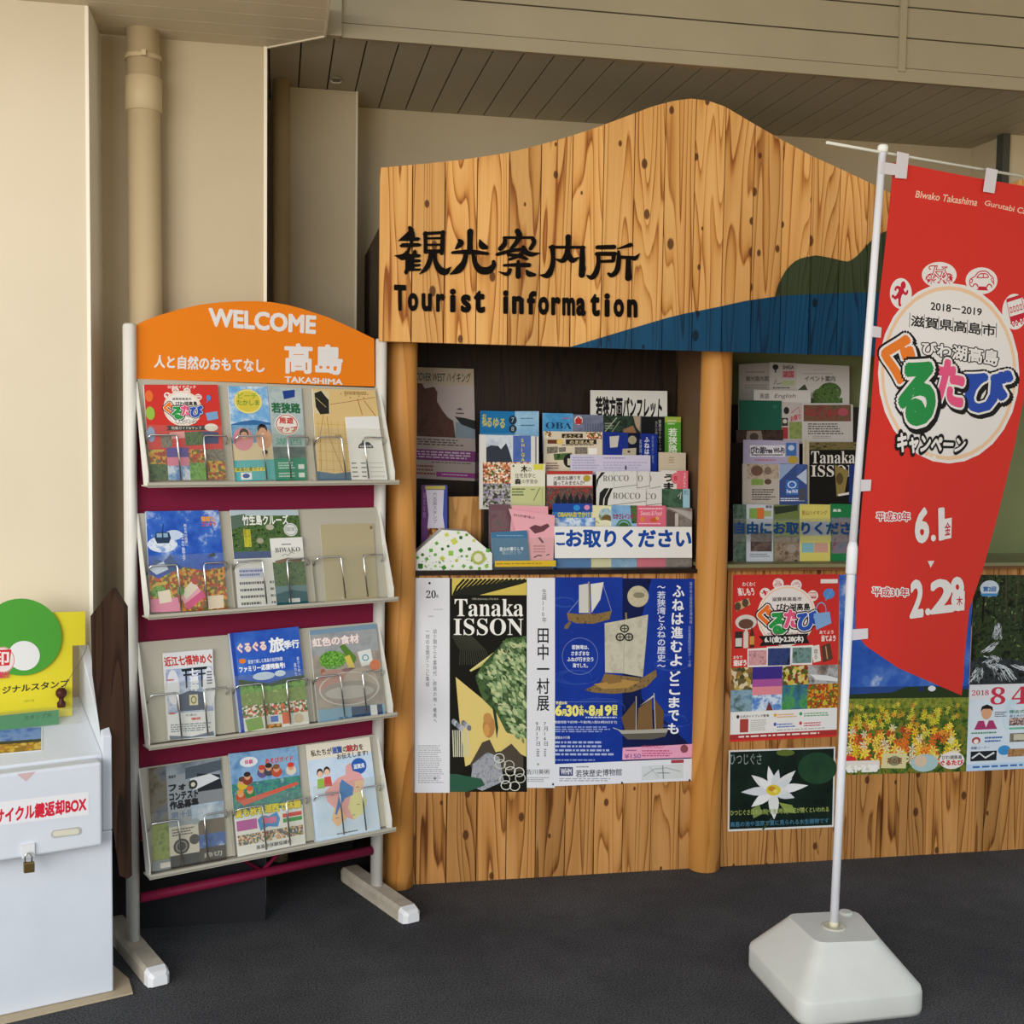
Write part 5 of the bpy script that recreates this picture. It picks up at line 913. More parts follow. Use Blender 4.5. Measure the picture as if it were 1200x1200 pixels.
for i in range(620):
    x, y = rg.uniform(285, 480), rg.uniform(325, 735)
    if x < 300+max(0, (y-470))*.55 and y > 470: continue
    if x < 400-(y-325)*.8: continue
    a = rg.uniform(.3, 1.4); r = rg.uniform(10, 19); c, q = math.cos(a), math.sin(a)
    k = rg.randrange(7); art.append(('@', k, ('P', [(x-r*c, y-r*q), (x-r*.3*c+r*.45*q, y-r*.3*q-r*.45*c), (x+r*.5*c+r*.35*q, y+r*.5*q-r*.35*c), (x+r*c, y+r*q), (x+r*.5*c-r*.35*q, y+r*.5*q+r*.35*c), (x-r*.3*c-r*.45*q, y-r*.3*q+r*.45*c)], ['#4a6040', '#59734a', '#6f8a58', '#7c9668', '#8fa872', '#a9bb84', '#bfc792'][k])))
art.append(('^', .0002))
art += [('E', 327, 675, 25, 46, '#b9844a'), ('E', 322, 640, 18, 22, '#c28d50'), ('E', 318, 690, 12, 26, '#d29a52'), ('P', [(340, 585), (356, 610), (366, 680), (360, 725), (352, 660)], '#2c3a2c'),
        ('P', [(250, 830), (300, 740), (330, 728), (360, 790), (420, 745), (470, 800), (470, 860), (260, 860)], '#4f463a'), ('P', [(260, 830), (320, 780), (370, 800), (390, 900), (300, 940), (250, 920)], photo('noise', ['#7f828a', '#a9abb0', '#5f636a'], 60))]
for i in range(9): art.append(('O', 370+((i*41) % 100), 805+((i*29) % 120), 22, 20, .16, ['#e4e2d4', '#c9c8b8'][i % 2]))
for i in range(7): art.append(('P', [(165, 870), (200+16*i, 872+3*i), (215+16*i, 905+2*i), (180+10*i, 944), (165, 944)], ['#2f5a44', '#4a7a5c', '#20402f'][i % 3]))
art += [('R', 484, 60, 600, 928, '#e3e3e6'), ('R', 20, 60, 165, 948, '#e3e3e6'), ('T', serif('20'), 68, 112, 108, 144, '#2c2c2c'), ('T', serif('th'), 109, 128, 119, 142, '#4a4a4a'), ('r', .135, .145, .20, .147, '#8a8a8a'), ('M', 76, 216, 102, 222, 1, '#9a9a9a'), ('E', 82, 82, 5, 5, KN), ('E', 104, 888, 5, 5, KN),
        ('T', '幼少期から千葉時代、終焉の地・奄美へ', 96, 270, 112, 660, '#4a4a4a', {'v': 1}), ('T', '一村の全貌がここに集結', 66, 270, 82, 510, '#4a4a4a', {'v': 1}), ('M', 34, 750, 140, 910, 18, '#b0b0b4'),
        ('T', '田中一村展', 524, 262, 578, 612, '#222222', {'v': 1, 'b': .012}), ('T', '生誕110年', 546, 105, 566, 245, '#4a4a4a', {'v': 1}), ('T', '7月14日', 552, 652, 574, 755, '#3a3a3a', {'v': 1}), ('T', '9月17日', 520, 652, 542, 755, '#3a3a3a', {'v': 1}), ('M', 555, 765, 565, 800, 4, '#777777'), ('M', 524, 765, 536, 800, 4, '#777777'), ('E', 530, 830, 5, 5, '#9ab07a'), ('T', '佐川美術', 482, 850, 578, 872, '#3a3a3a'), ('M', 482, 882, 575, 905, 3, '#a8a8ac')]
tag(sheet('poster', [(22, 62), (600, 60), (590, 921), (18, 947)], PB, art, G_, .0012), 'Tanaka ISSON exhibition poster with tropical leaves between white side bands', 'poster')
NB = photo('noise', ['#14308c', '#163694', '#1a3c9e'], 5)
WOODB = photo('noise', ['#6a5234', '#8f7448', '#4f3c26'], 60)
art = [('R', 592, 58, 880, 826, NB), ('R', 880, 64, 1178, 826, photo('noise', ['#0c1334', '#101c4c', '#0d1740'], 6)), ('P', [(1000, 64), (1176, 65), (1168, 760), (960, 560), (940, 300)], NB)]
for cx, cy, rx in ((640, 160, 60), (690, 470, 90), (800, 600, 130), (1080, 420, 70), (1090, 650, 80)):
    for k in range(3): art.append(('L', [(cx+rx*math.cos(a*.35+k)*(1-.15*k), cy+rx*.35*math.sin(a*.35+k)*(1-.1*k)) for a in range(14)], .6, '#3452a8'))
art += [('P', [(700, 90), (738, 84), (740, 205), (700, 205)], '#cfcdc4'), ('P', [(748, 86), (802, 78), (788, 150), (752, 205)], '#dcdad0'), ('L', [(740, 76), (745, 212)], 1.6, '#a89a78'), ('P', [(650, 205), (700, 210), (780, 208), (836, 196), (826, 232), (760, 250), (690, 248), (655, 236)], WOODB), ('P', [(640, 258), (660, 240), (668, 246), (655, 270), (640, 272)], '#7a6444'), ('L', [(700, 150), (655, 205)], .5, '#9aa4c0'), ('L', [(800, 90), (834, 196)], .5, '#9aa4c0'),
        ('E', 944, 137, 44, 44, photo('noise', ['#a8a084', '#c9c0a0', '#b9b090'], 40)), ('E', 948, 132, 24, 12, '#8a8468'), ('l', [(.60, .10), (.60, .11)], .3, '#8a8468'),
        ('L', [(894, 204), (896, 236)], 2.2, '#8a7a54'), ('P', [(806, 248), (896, 232), (986, 212), (976, 340), (964, 470), (880, 455), (808, 452)], photo('noise', ['#b9b39c', '#cbc6b0', '#a8a28a'], 14)), ('L', [(888, 236), (884, 455)], .5, '#9a947c')]
for x, y in ((888, 270), (870, 305), (906, 305)):
    art += [('O', x, y, 19, 17, .34, '#34322c'), ('R', x-11, y-2, x+11, y+2, '#34322c'), ('R', x-2, y-11, x+2, y+11, '#34322c')]
art += [('P', [(722, 524), (790, 492), (806, 456), (960, 474), (1018, 440), (1022, 466), (980, 510), (920, 532), (840, 540), (760, 534)], WOODB), ('P', [(760, 500), (880, 480), (950, 490), (900, 515), (800, 520)], '#b08a4a'), ('P', [(810, 470), (860, 466), (880, 490), (820, 500)], '#8a6a3a'),
        ('P', [(875, 640), (930, 570), (935, 690), (890, 690)], '#6a4f34'), ('P', [(945, 600), (1000, 560), (1005, 690), (940, 690)], '#7a5c3a'), ('P', [(1012, 560), (1050, 610), (1048, 690), (1012, 690)], '#6a4f34'), ('L', [(1010, 536), (1016, 700)], 1, '#b8b4a4'), ('L', [(936, 550), (936, 700)], 1, '#b8b4a4'), ('P', [(950, 590), (1008, 545), (1010, 552)], '#c9c4b0'), ('P', [(862, 690), (960, 688), (1070, 682), (1056, 715), (1000, 728), (900, 728)], '#a9a69a'), ('P', [(875, 705), (1060, 700), (1056, 716), (1000, 728), (900, 728)], '#5f5a50'), ('L', [(840, 680), (880, 694)], .9, '#b8b4a4'),
        ('O', 704, 384, 74, 76, .018, '#8fa0d0')]
for i, tx in enumerate(('若狭湾は、', 'さまざまな', 'ふねが行き交う', '海でした。')):
    wd_ = (70, 74, 108, 62)[i]; art.append(('T', tx, 705-wd_/2, 338+25*i, 705+wd_/2, 356+25*i, '#eef0f6', {'b': .025}))
WH = '#eef0f4'
for i, ch in enumerate('ふねは進むよ'): art.append(('T', ch, 1088-i*2, 92+57*i, 1134-i*2, 138+57*i, WH, {'b': .03}))
for i, ch in enumerate('どこまでも'): art.append(('T', ch, 1076-i*2, 446+54*i, 1118-i*2, 488+54*i, WH, {'b': .03}))
art += [('T', '〜若狭湾とふねの歴史〜', 1022, 82, 1058, 440, '#d9def0', {'v': 1, 'b': .02}), ('T', '福井県立若狭歴史博物館', 1156, 76, 1168, 250, '#a9b6dc', {'v': 1}), ('T', '日本遺産認定記念テーマ展', 1150, 258, 1163, 428, '#a9b6dc', {'v': 1}),
        ('T', '平成30年', 604, 570, 650, 584, '#e8e4b8', {'b': .04}), ('L', [(652, 572), (856, 572)], .5, '#6a7fc0'), ('T', '6', 603, 588, 627, 628, '#f0e67a', {'b': .05}), ('T', '月', 629, 604, 647, 630, '#f0e67a', {'b': .05}), ('T', '30', 649, 588, 696, 630, '#f0e67a', {'b': .05}), ('T', '土', 700, 586, 718, 606, '#f0e67a', {'b': .05}), ('T', '祝', 700, 608, 718, 628, '#f0e67a', {'b': .05}), ('T', '〜', 722, 606, 738, 618, '#f0e67a', {'b': .05}), ('T', '8', 742, 588, 764, 628, '#f0e67a', {'b': .05}), ('T', '月', 767, 604, 786, 630, '#f0e67a', {'b': .05}), ('T', '19', 790, 588, 832, 628, '#f0e67a', {'b': .05}), ('T', '日', 838, 586, 856, 606, '#f0e67a', {'b': .05}), ('T', '祝', 838, 608, 856, 628, '#f0e67a', {'b': .05}),
        ('M', 726, 632, 858, 642, 1, '#c9d2ec'), ('T', '開館時間 午前9時〜午後5時(入館は4時30分まで)', 600, 650, 856, 664, '#d9def0', {'b': .01}), ('M', 600, 672, 830, 700, 3, '#93a4d4'), ('T', '展覧会の行事', 600, 714, 662, 726, '#d9def0', {'b': .01}), ('M', 600, 732, 850, 798, 4, '#a9b6dc'), ('M', 600, 808, 786, 818, 1, '#93a4d4'),
        ('P', [(880, 762), (1168, 746), (1166, 802), (878, 812)], '#e8a3be'), ('T', 'STAMP RALLY', 958, 752, 1052, 764, '#c0406a', {'sh': .02}), ('Q', '¥150', [(888, 788), (955, 786), (955, 804), (888, 806)], '#8a5f9a', {'b': .02}), ('M', 960, 770, 1110, 800, 3, '#c0507a'), ('E', 1134, 766, 16, 17, '#8a4a54'), ('M', 892, 768, 940, 778, 1, '#a05a90'),
        ('P', [(590, 830), (878, 818), (1166, 806), (1165, 898), (588, 921)], '#e2e3e8'), ('R', 618, 842, 674, 878, '#3a3f6a'), ('T', 'WHM', 624, 848, 668, 872, '#e2e3e8', {'b': .03}), ('M', 688, 836, 740, 846, 1, '#8a8a94'), ('Q', '若狭歴史博物館', [(686, 854), (876, 848), (876, 876), (686, 884)], '#33374a', {'b': .01}), ('M', 618, 886, 870, 902, 2, '#a4a6b0'), ('P', [(958, 838), (1130, 828), (1130, 888), (958, 896)], '#d2d6d6'), ('L', [(965, 880), (1010, 850), (1060, 845), (1120, 860)], .7, '#8a9498'), ('L', [(1045, 835), (1048, 890)], 1.0, '#6a7074'), ('L', [(990, 840), (1030, 885)], .6, '#a0a8aa'), ('L', [(1020, 866), (1075, 866)], .8, '#6a7074'), ('P', [(1080, 812), (1132, 810), (1132, 824), (1080, 826)], '#a8454f'), ('E', 592, 913, 4, 5, KN), ('E', 877, 907, 4, 5, KN), ('E', 1156, 896, 4, 5, KN)]
tag(sheet('poster', [(598, 58), (1176, 65), (1165, 898), (588, 922)], PB, art, G_, .0012, NAVY, .0018), 'deep blue exhibition poster with three sailing ships and white brush title', 'poster')
# red campaign poster on the right-hand boards
art = logo(.21, .03, .60, .44, True)+[('p', [(.25, .37), (.72, .36), (.70, .385), (.73, .42), (.26, .43), (.29, .40)], '#262223'), ('t', '6.1(金)▸2.28(木)', .31, .373, .67, .415, '#f1eee8', {'b': .05}), ('t', '平成30年', .33, .352, .45, .366, '#8a2a2a'), ('t', '平成31年', .52, .352, .63, .366, '#8a2a2a'), ('t', '楽しもう', .05, .08, .20, .125, '#f3e3dc', {'b': .05, 'sh': -.1}), ('t', 'わくわく', .09, .045, .21, .07, '#f3e3dc', {'b': .03}), ('p', [(.02, .17), (.15, .14), (.17, .18), (.04, .22)], '#c9a878'), ('e', .05, .19, .03, .025, '#5a4a3a'), ('e', .12, .17, .03, .025, '#5a4a3a'), ('e', .13, .285, .10, .045, '#d9d2c8'), ('e', .13, .295, .07, .03, '#6a4a3c'), ('r', .03, .34, .10, .44, '#3a2f2c'), ('r', .035, .38, .095, .43, '#d9d2c8'), ('p', [(.11, .44), (.11, .35), (.135, .32), (.155, .35), (.155, .44)], '#d9d4c4'), ('p', [(.17, .44), (.17, .35), (.185, .31), (.205, .35), (.21, .44)], '#5a2f24'), ('r', .17, .37, .21, .42, '#c9a04a'),
    ('r', .82, .03, .98, .055, '#ece8e2'), ('e', .90, .12, .055, .032, '#5a8fd0'), ('l', [(.87, .16), (.93, .09)], 2, '#6a9ad8'), ('p', [(.76, .24), (.91, .23), (.93, .30), (.79, .34)], '#86aede'), ('o', .83, .22, .05, .05, .15, '#86aede'), ('t', 'あてよう', .82, .345, .95, .365, '#f3e3dc', {'b': .03}), ('t', '当てよう', .84, .375, .97, .41, '#f3e3dc', {'b': .06}), ('p', [(.74, .44), (.82, .43), (.84, .53), (.77, .54)], '#e8e2d8'), ('t', '贈る', .77, .455, .81, .52, '#3a3a3a', {'v': 1}), ('p', [(.84, .44), (.92, .42), (.95, .52), (.86, .54)], '#5a3f30'), ('l', [(.88, .44), (.90, .52)], 1.2, '#c9a078'), ('t', '遊ぼう', .02, .51, .14, .545, '#f3e3dc', {'b': .06}), ('t', 'まちで', .02, .485, .10, .503, '#f3e3dc', {'b': .03})]
for x0, y0, x1, y1, c in ((.16, .455, .33, .545, photo('noise', ['#b57a7a', '#d8a0a4', '#6a5a5a'], 40)), (.34, .445, .55, .55, photo('noise', ['#23305f', '#3a4a80', '#1a2244'], 30)), (.57, .445, .75, .54, photo('noise', ['#4a6a4a', '#7a9a9a', '#3a5a3a'], 40))):
    art += [('p', [(x0-.012, y0-.010), (x1+.012, y0-.014), (x1+.008, y1+.012), (x0-.008, y1+.010)], '#ece9e2'), ('r', x0, y0, x1, y1, c)]
art += [('r', 0, .555, 1, .82, '#dcd9d2'), ('r', 0, .555, .20, .70, photo('cells', ['#8a6a3a', '#b59a4a', '#d9c9a4', '#4a4a2c', '#6a5a3a'], 70)), ('r', 0, .69, .20, .82, photo('noise', ['#3f6a8a', '#8aa9b8', '#2f4a34'], 20)), ('r', .20, .555, .48, .65, P('#3f2f86')), ('r', .20, .63, .48, .68, P('#a8559a')), ('r', .20, .675, .48, .73, P('#e08a94')), ('r', .20, .725, .48, .82, HAZE), ('p', [(.33, .82), (.36, .765), (.40, .82)], '#7a3a34'), ('r', .48, .555, .72, .67, photo('cells', ['#5a6a2c', '#c9b84a', '#8a3a2c', '#d9c98a', '#4a5a24'], 80)), ('r', .48, .67, .72, .82, photo('noise', ['#2f6a3a', '#4f9a54', '#3a6a8a', '#2a5a34'], 12)), ('r', .72, .555, 1, .68, photo('noise', ['#55483f', '#8a8078', '#b5b8ba', '#5f5248'], 12)), ('p', [(.74, .61), (.9, .62), (1, .64), (1, .66), (.8, .645)], '#dfe2e4'), ('r', .72, .67, 1, .82, AUT),
        ('r', 0, .82, 1, .955, '#e6e4e0'), ('r', .09, .865, .17, .945, '#a8443a'), ('t', '公式ガイドブック登場', .09, .842, .36, .858, '#3a2a2a', {'b': .02}), ('e', .07, .85, .014, .011, '#3a2a2a'), ('e', .42, .85, .014, .011, '#e0a03a'), ('e', .66, .848, .014, .011, '#4a9a5a'), ('e', .42, .905, .014, .011, '#3a5ab0'), ('e', .66, .905, .014, .011, '#c9404a'), ('m', .19, .87, .36, .94, 6, '#b5b0aa'), ('m', .44, .842, .62, .87, 2, '#d9a85a'), ('m', .44, .90, .62, .93, 2, '#4a6ab8'), ('m', .69, .842, .96, .87, 2, '#6aa87a'), ('m', .69, .90, .90, .93, 2, '#c9505a'), ('m', .44, .935, .95, .948, 1, '#b5b0aa'), ('r', 0, .955, 1, .985, '#a8322f'), ('m', .08, .962, .85, .98, 1, '#ecd8d4')]
tag(sheet('poster', [(70, 50), (540, 48), (524, 762), (56, 786)], PB, art, I_, .0012, '#cf352f'), 'red campaign poster with round emblem and autumn photos, left of the white pole', 'poster')
# water lily poster
art = [('r', 0, 0, 1, 1, '#d9d9d4'), ('r', .012, .02, .985, .975, photo('noise', ['#0c1512', '#15231c', '#1a2c22'], 8)), ('E', 440, 900, 85, 70, photo('noise', ['#1e3a2a', '#28492f'], 14)), ('E', 300, 832, 40, 14, '#5a6a2a'), ('P', [(150, 1080), (185, 1060), (200, 1100), (160, 1120)], '#7a8a4a'), ('P', [(270, 1050), (330, 1062), (345, 1098), (300, 1092)], '#8a9a4a'), ('L', [(240, 1120), (200, 1170)], 2, '#3a4a2c')]
PET = [(225, 890, 18), (270, 905, 20), (345, 910, 22), (400, 975, 22), (340, 1030, 24), (250, 1125, 26), (150, 1070, 24), (105, 1005, 22), (150, 930, 22), (180, 945, 18), (330, 945, 20), (310, 1000, 20)]
for i, (x, y, w) in enumerate(PET):
    cx, cy = 247, 998; dx, dy = x-cx, y-cy; h = math.hypot(dx, dy); nx, ny = -dy/h*w, dx/h*w
    pts = [(cx, cy)]+[(cx+dx*t+nx*math.sin(math.pi*t**.8)*.9, cy+dy*t+ny*math.sin(math.pi*t**.8)*.9) for t in (.2, .4, .6, .8)]+[(x, y)]+[(cx+dx*t-nx*math.sin(math.pi*t**.8)*.9, cy+dy*t-ny*math.sin(math.pi*t**.8)*.9) for t in (.8, .6, .4, .2)]
    art.append(('P', pts, ['#e6e6e4', '#d2d5d8', '#dcdcd8'][i % 3]))
art += [('E', 247, 996, 32, 24, '#d8c23a'), ('E', 240, 990, 16, 11, '#c08a2a'), ('E', 256, 1000, 10, 8, '#e6d66a'), ('T', 'ひつじぐさ', 56, 836, 195, 884, '#8f9a96', {'b': .0}), ('Q', 'ひつじぐさは未の刻(午後2時頃)に花が開くといわれる', [(58, 1084), (490, 1068), (490, 1094), (58, 1112)], '#9aa85a', {'b': .02}), ('Q', '高島の池や湿原で夏に見られる水生植物です', [(58, 1136), (490, 1118), (490, 1140), (58, 1158)], '#4a7f9a', {'b': .01})]
tag(sheet('poster', [(52, 822), (520, 806), (512, 1158), (48, 1178)], PB, art, I_, .003), 'dark water lily poster with white rim, lowest on the right-hand boards', 'poster')
# flower field poster, mostly behind the banner
art = [('r', 0, 0, 1, .62, photo('noise', ['#1f47a0', '#2a55b0', '#3560b8', '#4f78c4', '#b9c9e4'], 6)), ('r', 0, .56, 1, .61, photo('noise', ['#2f4f94', '#26427f'], 8)), ('p', [(0, .60), (.4, .59), (.5, .565), (.7, .56), (1, .58), (1, .64), (0, .64)], P('#2a3a1f')), ('e', .71, .573, .03, .014, '#e4e6ea'), ('e', .63, .575, .02, .012, '#23306a'), ('r', 0, .62, 1, 1, photo('noise', ['#1f3316', '#35501f', '#56722c', '#8a7a2a', '#2a4219'], 45)), ('r', 0, .62, 1, .67, photo('noise', ['#4a5a24', '#7a8a34', '#a89a3a'], 60))]
rg = random.Random(11)
FC = ['#2b461c', '#33501e', '#3c5f24', '#3f6a26', '#4f7a2c', '#c8412c', '#d9622a', '#e0702a', '#e8792a', '#d98a3a', '#d9a23a', '#e8a03a', '#c9c43a', '#d8cf34', '#e0d64a', '#e3cf2f', '#efd65a', '#e0d6b0']
for i in range(330):
    v = .645+.30*(i/330)**.85; u = rg.uniform(.05, .92); k = (v-.62)/.35; r = .016+.036*k
    c = rg.choice(['#e3cf2f', '#e8792a', '#d9622a', '#e0702a', '#c8412c', '#efd65a', '#e8a03a', '#2b461c', '#3f6a26', '#e0d6b0'] if v > .76 else ['#d8cf34', '#c9c43a', '#e0d64a', '#3c5f24', '#d9a23a', '#33501e', '#d98a3a'])
    a0 = rg.random()
    for j in range(6):
        a = a0+j*1.0472; rr = r*rg.uniform(.8, 1.15)
        art.append(('@', FC.index(c), ('p', [(u, v), (u+.55*rr*math.cos(a-.32), v+.42*rr*math.sin(a-.32)), (u+rr*math.cos(a), v+.75*rr*math.sin(a)), (u+.55*rr*math.cos(a+.32), v+.42*rr*math.sin(a+.32))], c)))
art.append(('^', .0005))
art += [('e', .06, .925, .05, .02, '#d2353a'), ('r', .02, .93, .30, .975, '#e6ddd2'), ('t', '6.1▸2.28', .04, .955, .28, .985, '#f1efe8', {'b': .1}), ('p', [(.33, .895), (.52, .90), (.51, .975), (.31, .97)], '#d9cf9a'), ('e', .42, .935, .05, .025, '#8a8a6a'), ('t', '花の里', .36, .92, .48, .95, '#7a4a2a', {'b': .03}), ('e', .66, .95, .11, .045, '#a9c4c4'), ('e', .63, .94, .05, .03, '#d8c0a4'), ('e', .88, .94, .10, .045, '#e9e2da'), ('t', 'びわ湖高島', .80, .915, .96, .935, '#3a3a3a', {'b': .02}), ('t', 'ぐるたび', .79, .94, .97, .965, '#d2403f', {'b': .06})]
tag(sheet('poster', [(12, 62), (738, 70), (702, 1126), (32, 1146)], PB, art, J_, .0012), 'large poster of a lily field under blue sky, half hidden behind the red banner', 'poster')
# forest stream poster at the right edge
W_ = 1.0
LCOL = ['#2f4420', '#33402a', '#46602c', '#5f7a3c', '#7f9658', '#86a058', '#a9b880', '#c3caa0']
FOREST = photo('noise', ['#0f130c', '#1c2416', '#38472a', '#151a10', '#5a6b40'], 26)
art = [('p', [(0, 0), (1, 0), (1, .56), (0, .56)], FOREST), ('p', [(.5, .0), (1, 0), (1, .20), (.7, .24), (.5, .15)], photo('noise', ['#4a5534', '#8a9468', '#b5bb94', '#39442a'], 40))]
rg = random.Random(4)
for i in range(13):
    u = .02+.08*i+rg.uniform(-.02, .02); art.append(('l', [(u, 0), (u+rg.uniform(-.02, .02), .28+rg.uniform(-.08, .08))], rg.uniform(.8, 2.2), rg.choice(['#17130d', '#2a2418', '#4a4430', '#6a6850'])))
for i in range(260):
    u, v = rg.uniform(.02, .98), rg.uniform(.02, .50); r = rg.uniform(.008, .02); a = rg.random()*3
    if .14 < u < .30 and v > .24: continue
    lc = LCOL[rg.randrange(3, 8) if u > .42 else rg.randrange(0, 5)]
    art.append(('@', LCOL.index(lc), ('p', [(u-r*math.cos(a), v-.6*r*math.sin(a)), (u+.4*r*math.sin(a), v-.25*r*math.cos(a)), (u+r*math.cos(a), v+.6*r*math.sin(a)), (u-.4*r*math.sin(a), v+.25*r*math.cos(a))], lc)))
art.append(('^', .0002))
WAT = photo('noise', ['#8f9698', '#c9d0d4', '#eef1f4', '#6a7072'], 70, (1, 1, .4))
WC = ['#5a6366', '#858e91', '#b0b8bc', '#dde2e5']
art += [('p', [(.0, .44), (.1, .42), (.3, .43), (.6, .47), (1, .50), (1, .56), (0, .56)], photo('noise', ['#15171a', '#24282a', '#3a3f41', '#1a1c1a'], 60))]
def fall(path, w, n, seed):
    q = random.Random(seed)
    for i in range(n*3):
        k = q.randrange(4); o = q.uniform(-w, w); a = q.uniform(0, .8); b = min(1, a+q.uniform(.12, .28)); pts = []
        for t_ in (a, (a+b)/2, b):
            f_ = t_*(len(path)-1); m_ = min(len(path)-2, int(f_)); r_ = f_-m_
            pts.append((path[m_][0]*(1-r_)+path[m_+1][0]*r_+o*(1+t_)+q.uniform(-.006, .006), path[m_][1]*(1-r_)+path[m_+1][1]*r_+q.uniform(-.004, .004)))
        art.append(('@', k, ('l', pts, q.uniform(.3, .75), WC[k])))
fall([(.205, .245), (.205, .29), (.20, .33)], .022, 26, 1); fall([(.20, .34), (.16, .37), (.11, .40)], .02, 24, 2); fall([(.13, .41), (.20, .43), (.14, .45)], .04, 22, 3)
fall([(.16, .45), (.24, .48), (.30, .55)], .05, 40, 4); fall([(.08, .47), (.06, .51), (.02, .55)], .03, 26, 5); fall([(.34, .46), (.48, .50), (.62, .55)], .03, 30, 6)
art.append(('^', .0002))
for i in range(22):
    u, v = rg.uniform(0, .95), rg.uniform(.42, .55); r = rg.uniform(.012, .034)
    art.append(('p', [(u+r*(.7+.3*rg.random())*math.cos(a*.785), v+.45*r*(.7+.3*rg.random())*math.sin(a*.785)) for a in range(8)], rg.choice(['#1f211d', '#2e302b', '#181a16', '#3f443a', '#4a4c46'])))
art += [('e', .125, .07, .075, .042, '#cfdbe4'), ('p', [(.05, .095), (.20, .095), (.18, .11), (.07, .11)], '#4a8fc4'), ('t', '第2回', .075, .06, .175, .085, '#3a6ea8', {'b': .05}), ('r', 0, .56, 1, 1, photo('noise', ['#cfdbe6', '#d8e2ea', '#a9cfe0'], 4)), ('r', 0, .56, 1, .64, '#dedfe2'), ('t', serif('2018'), .02, .588, .155, .615, '#c9364c'), ('t', serif('8'), .17, .575, .29, .665, '#c9364c'), ('t', serif('4'), .34, .575, .47, .665, '#c9364c'), ('t', serif('11'), .53, .575, .62, .60, '#c9364c'), ('t', '(土)', .50, .61, .60, .64, '#c9505f'), ('p', [(.52, .645), (1, .645), (1, .66), (.52, .66)], '#e8a3ae'),
        ('p', [(.05, .79), (.08, .745), (.20, .745), (.235, .79)], '#a83a6a'), ('p', [(.125, .745), (.165, .745), (.145, .78)], '#ecdfe0'), ('e', .145, .705, .042, .034, SKIN), ('p', [(.095, .70), (.105, .672), (.145, .662), (.19, .675), (.195, .70), (.175, .685), (.115, .685)], '#241a18'), ('m', .21, .70, .31, .73, 3, '#55607a'), ('t', '開会式', .33, .695, .45, .712, '#3a7a5a', {'b': .02}), ('t', '森と水の音楽会', .33, .718, .52, .732, '#3a4a6a', {'b': .01}), ('r', .33, .735, .58, .775, photo('cells', ['#7a5a5a', '#b59a8a', '#4a4a5a', '#d9c0b0'], 200)), ('r', .33, .785, .66, .795, '#6ab894'), ('m', .03, .80, .24, .815, 1, '#4a8a5a'), ('e', .07, .845, .035, .018, '#b5484a'), ('e', .07, .85, .02, .012, '#ece4dc'), ('m', .14, .825, .30, .86, 2, '#3f6aa8'), ('r', .34, .815, .50, .86, ROCK), ('r', .37, .82, .46, .85, '#c9c2a8'), ('t', '体験コーナー', .03, .875, .18, .89, '#3a5a8a', {'b': .01}), ('r', .03, .90, .24, .95, '#23262c'), ('l', [(.04, .935), (.10, .91), (.15, .935), (.22, .91)], 2, '#d9dcde'), ('e', .30, .90, .05, .025, '#3f8fc8'), ('r', .33, .895, .46, .935, photo('noise', ['#8a5a3a', '#b58a5a', '#5a4434'], 60)), ('e', .58, .90, .12, .055, '#2f7fc4'), ('t', '入場無料', .51, .885, .66, .915, '#e6f0f8', {'b': .04}), ('r', 0, .965, 1, 1, '#bcd4ea'), ('m', .05, .972, .9, .99, 1, '#3a6aa8')]
tag(sheet('poster', [(745, 62), (1430, 66), (1370, 1092), (700, 1125)], PB, art, J_, .0012, '#d8e0e8'), 'forest stream poster with red date 2018 8 4 at the right edge', 'poster')

# ============================================================ red banner on its weighted base
FLc, FRc, BLc = hit(940, 1206, planeZ(0)), hit(1088, 1190, planeZ(0)), hit(871, 1128, planeZ(0))
BRc = FRc+BLc-FLc
ZT = .125
TOPQ = [hit(x, y, planeZ(ZT)) for x, y in ((921, 1071), (1004, 1067), (1033, 1102), (958, 1105))]
PLAST = mottled('white_plastic', '#d6d6ce', '#cdcdc5', 7, .4)
base = empty('pole_weight', (FLc+BRc)/2); tag(base, 'white water-filled plastic base holding the banner pole', 'weight')
def rounded(q, r, z, n=5):
    """quad with rounded corners at height z"""
    out = []
    for i in range(4):
        c = q[i]; a = (q[i-1]-c).normalized(); b = (q[(i+1) % 4]-c).normalized()
        for k in range(n+1):
            t = k/n; p = c+a*r*(1-t)**2+b*r*t**2; out.append(Vector((p.x, p.y, z)))
    return out
foot = [BLc, BRc, FRc, FLc]; ctr = (FLc+BRc)/2
def inset(q, k): return [ctr+(p-ctr)*k for p in q]
mb = MB(); mb.loft([rounded(inset(foot, .985), .05, 0), rounded(foot, .055, .012), rounded(foot, .055, .058), rounded(inset(foot, .985), .055, .070), rounded([Vector((p.x, p.y, 0))+(p-ctr)*.04 for p in TOPQ], .04, ZT-.006), rounded(TOPQ, .035, ZT)], PLAST)
pb = hit(977, 1086, planeZ(ZT)); pb.z = ZT
mb.build('weight_tank', base)
def ringpts(c, r, z, n=24): return [Vector((c.x+r*math.cos(2*math.pi*k/n), c.y+r*math.sin(2*math.pi*k/n), z)) for k in range(n)]
mb = MB(); mb.loft([ringpts(pb, .034, ZT-.001), ringpts(pb, .036, ZT+.002), ringpts(pb, .030, ZT+.004), ringpts(pb, .025, ZT+.001), ringpts(pb, .016, ZT+.0006)], P('#c9c6b4', .4)); mb.build('socket_rim', base)
pc = hit(991, 1071, planeZ(ZT)); pc.z = ZT
mb = MB(); mb.loft([ringpts(pc, .02, ZT-.001), ringpts(pc, .021, ZT+.006), ringpts(pc, .017, ZT+.009)], PLAST); mb.build('filler_cap', base)
mb = MB(); mb.loft([ringpts(pb, .013, ZT), ringpts(pb, .013, ZT+.016), ringpts(pb, .0095, ZT+.017)], P('#d8d2b4', .4)); mb.build('collar', base)
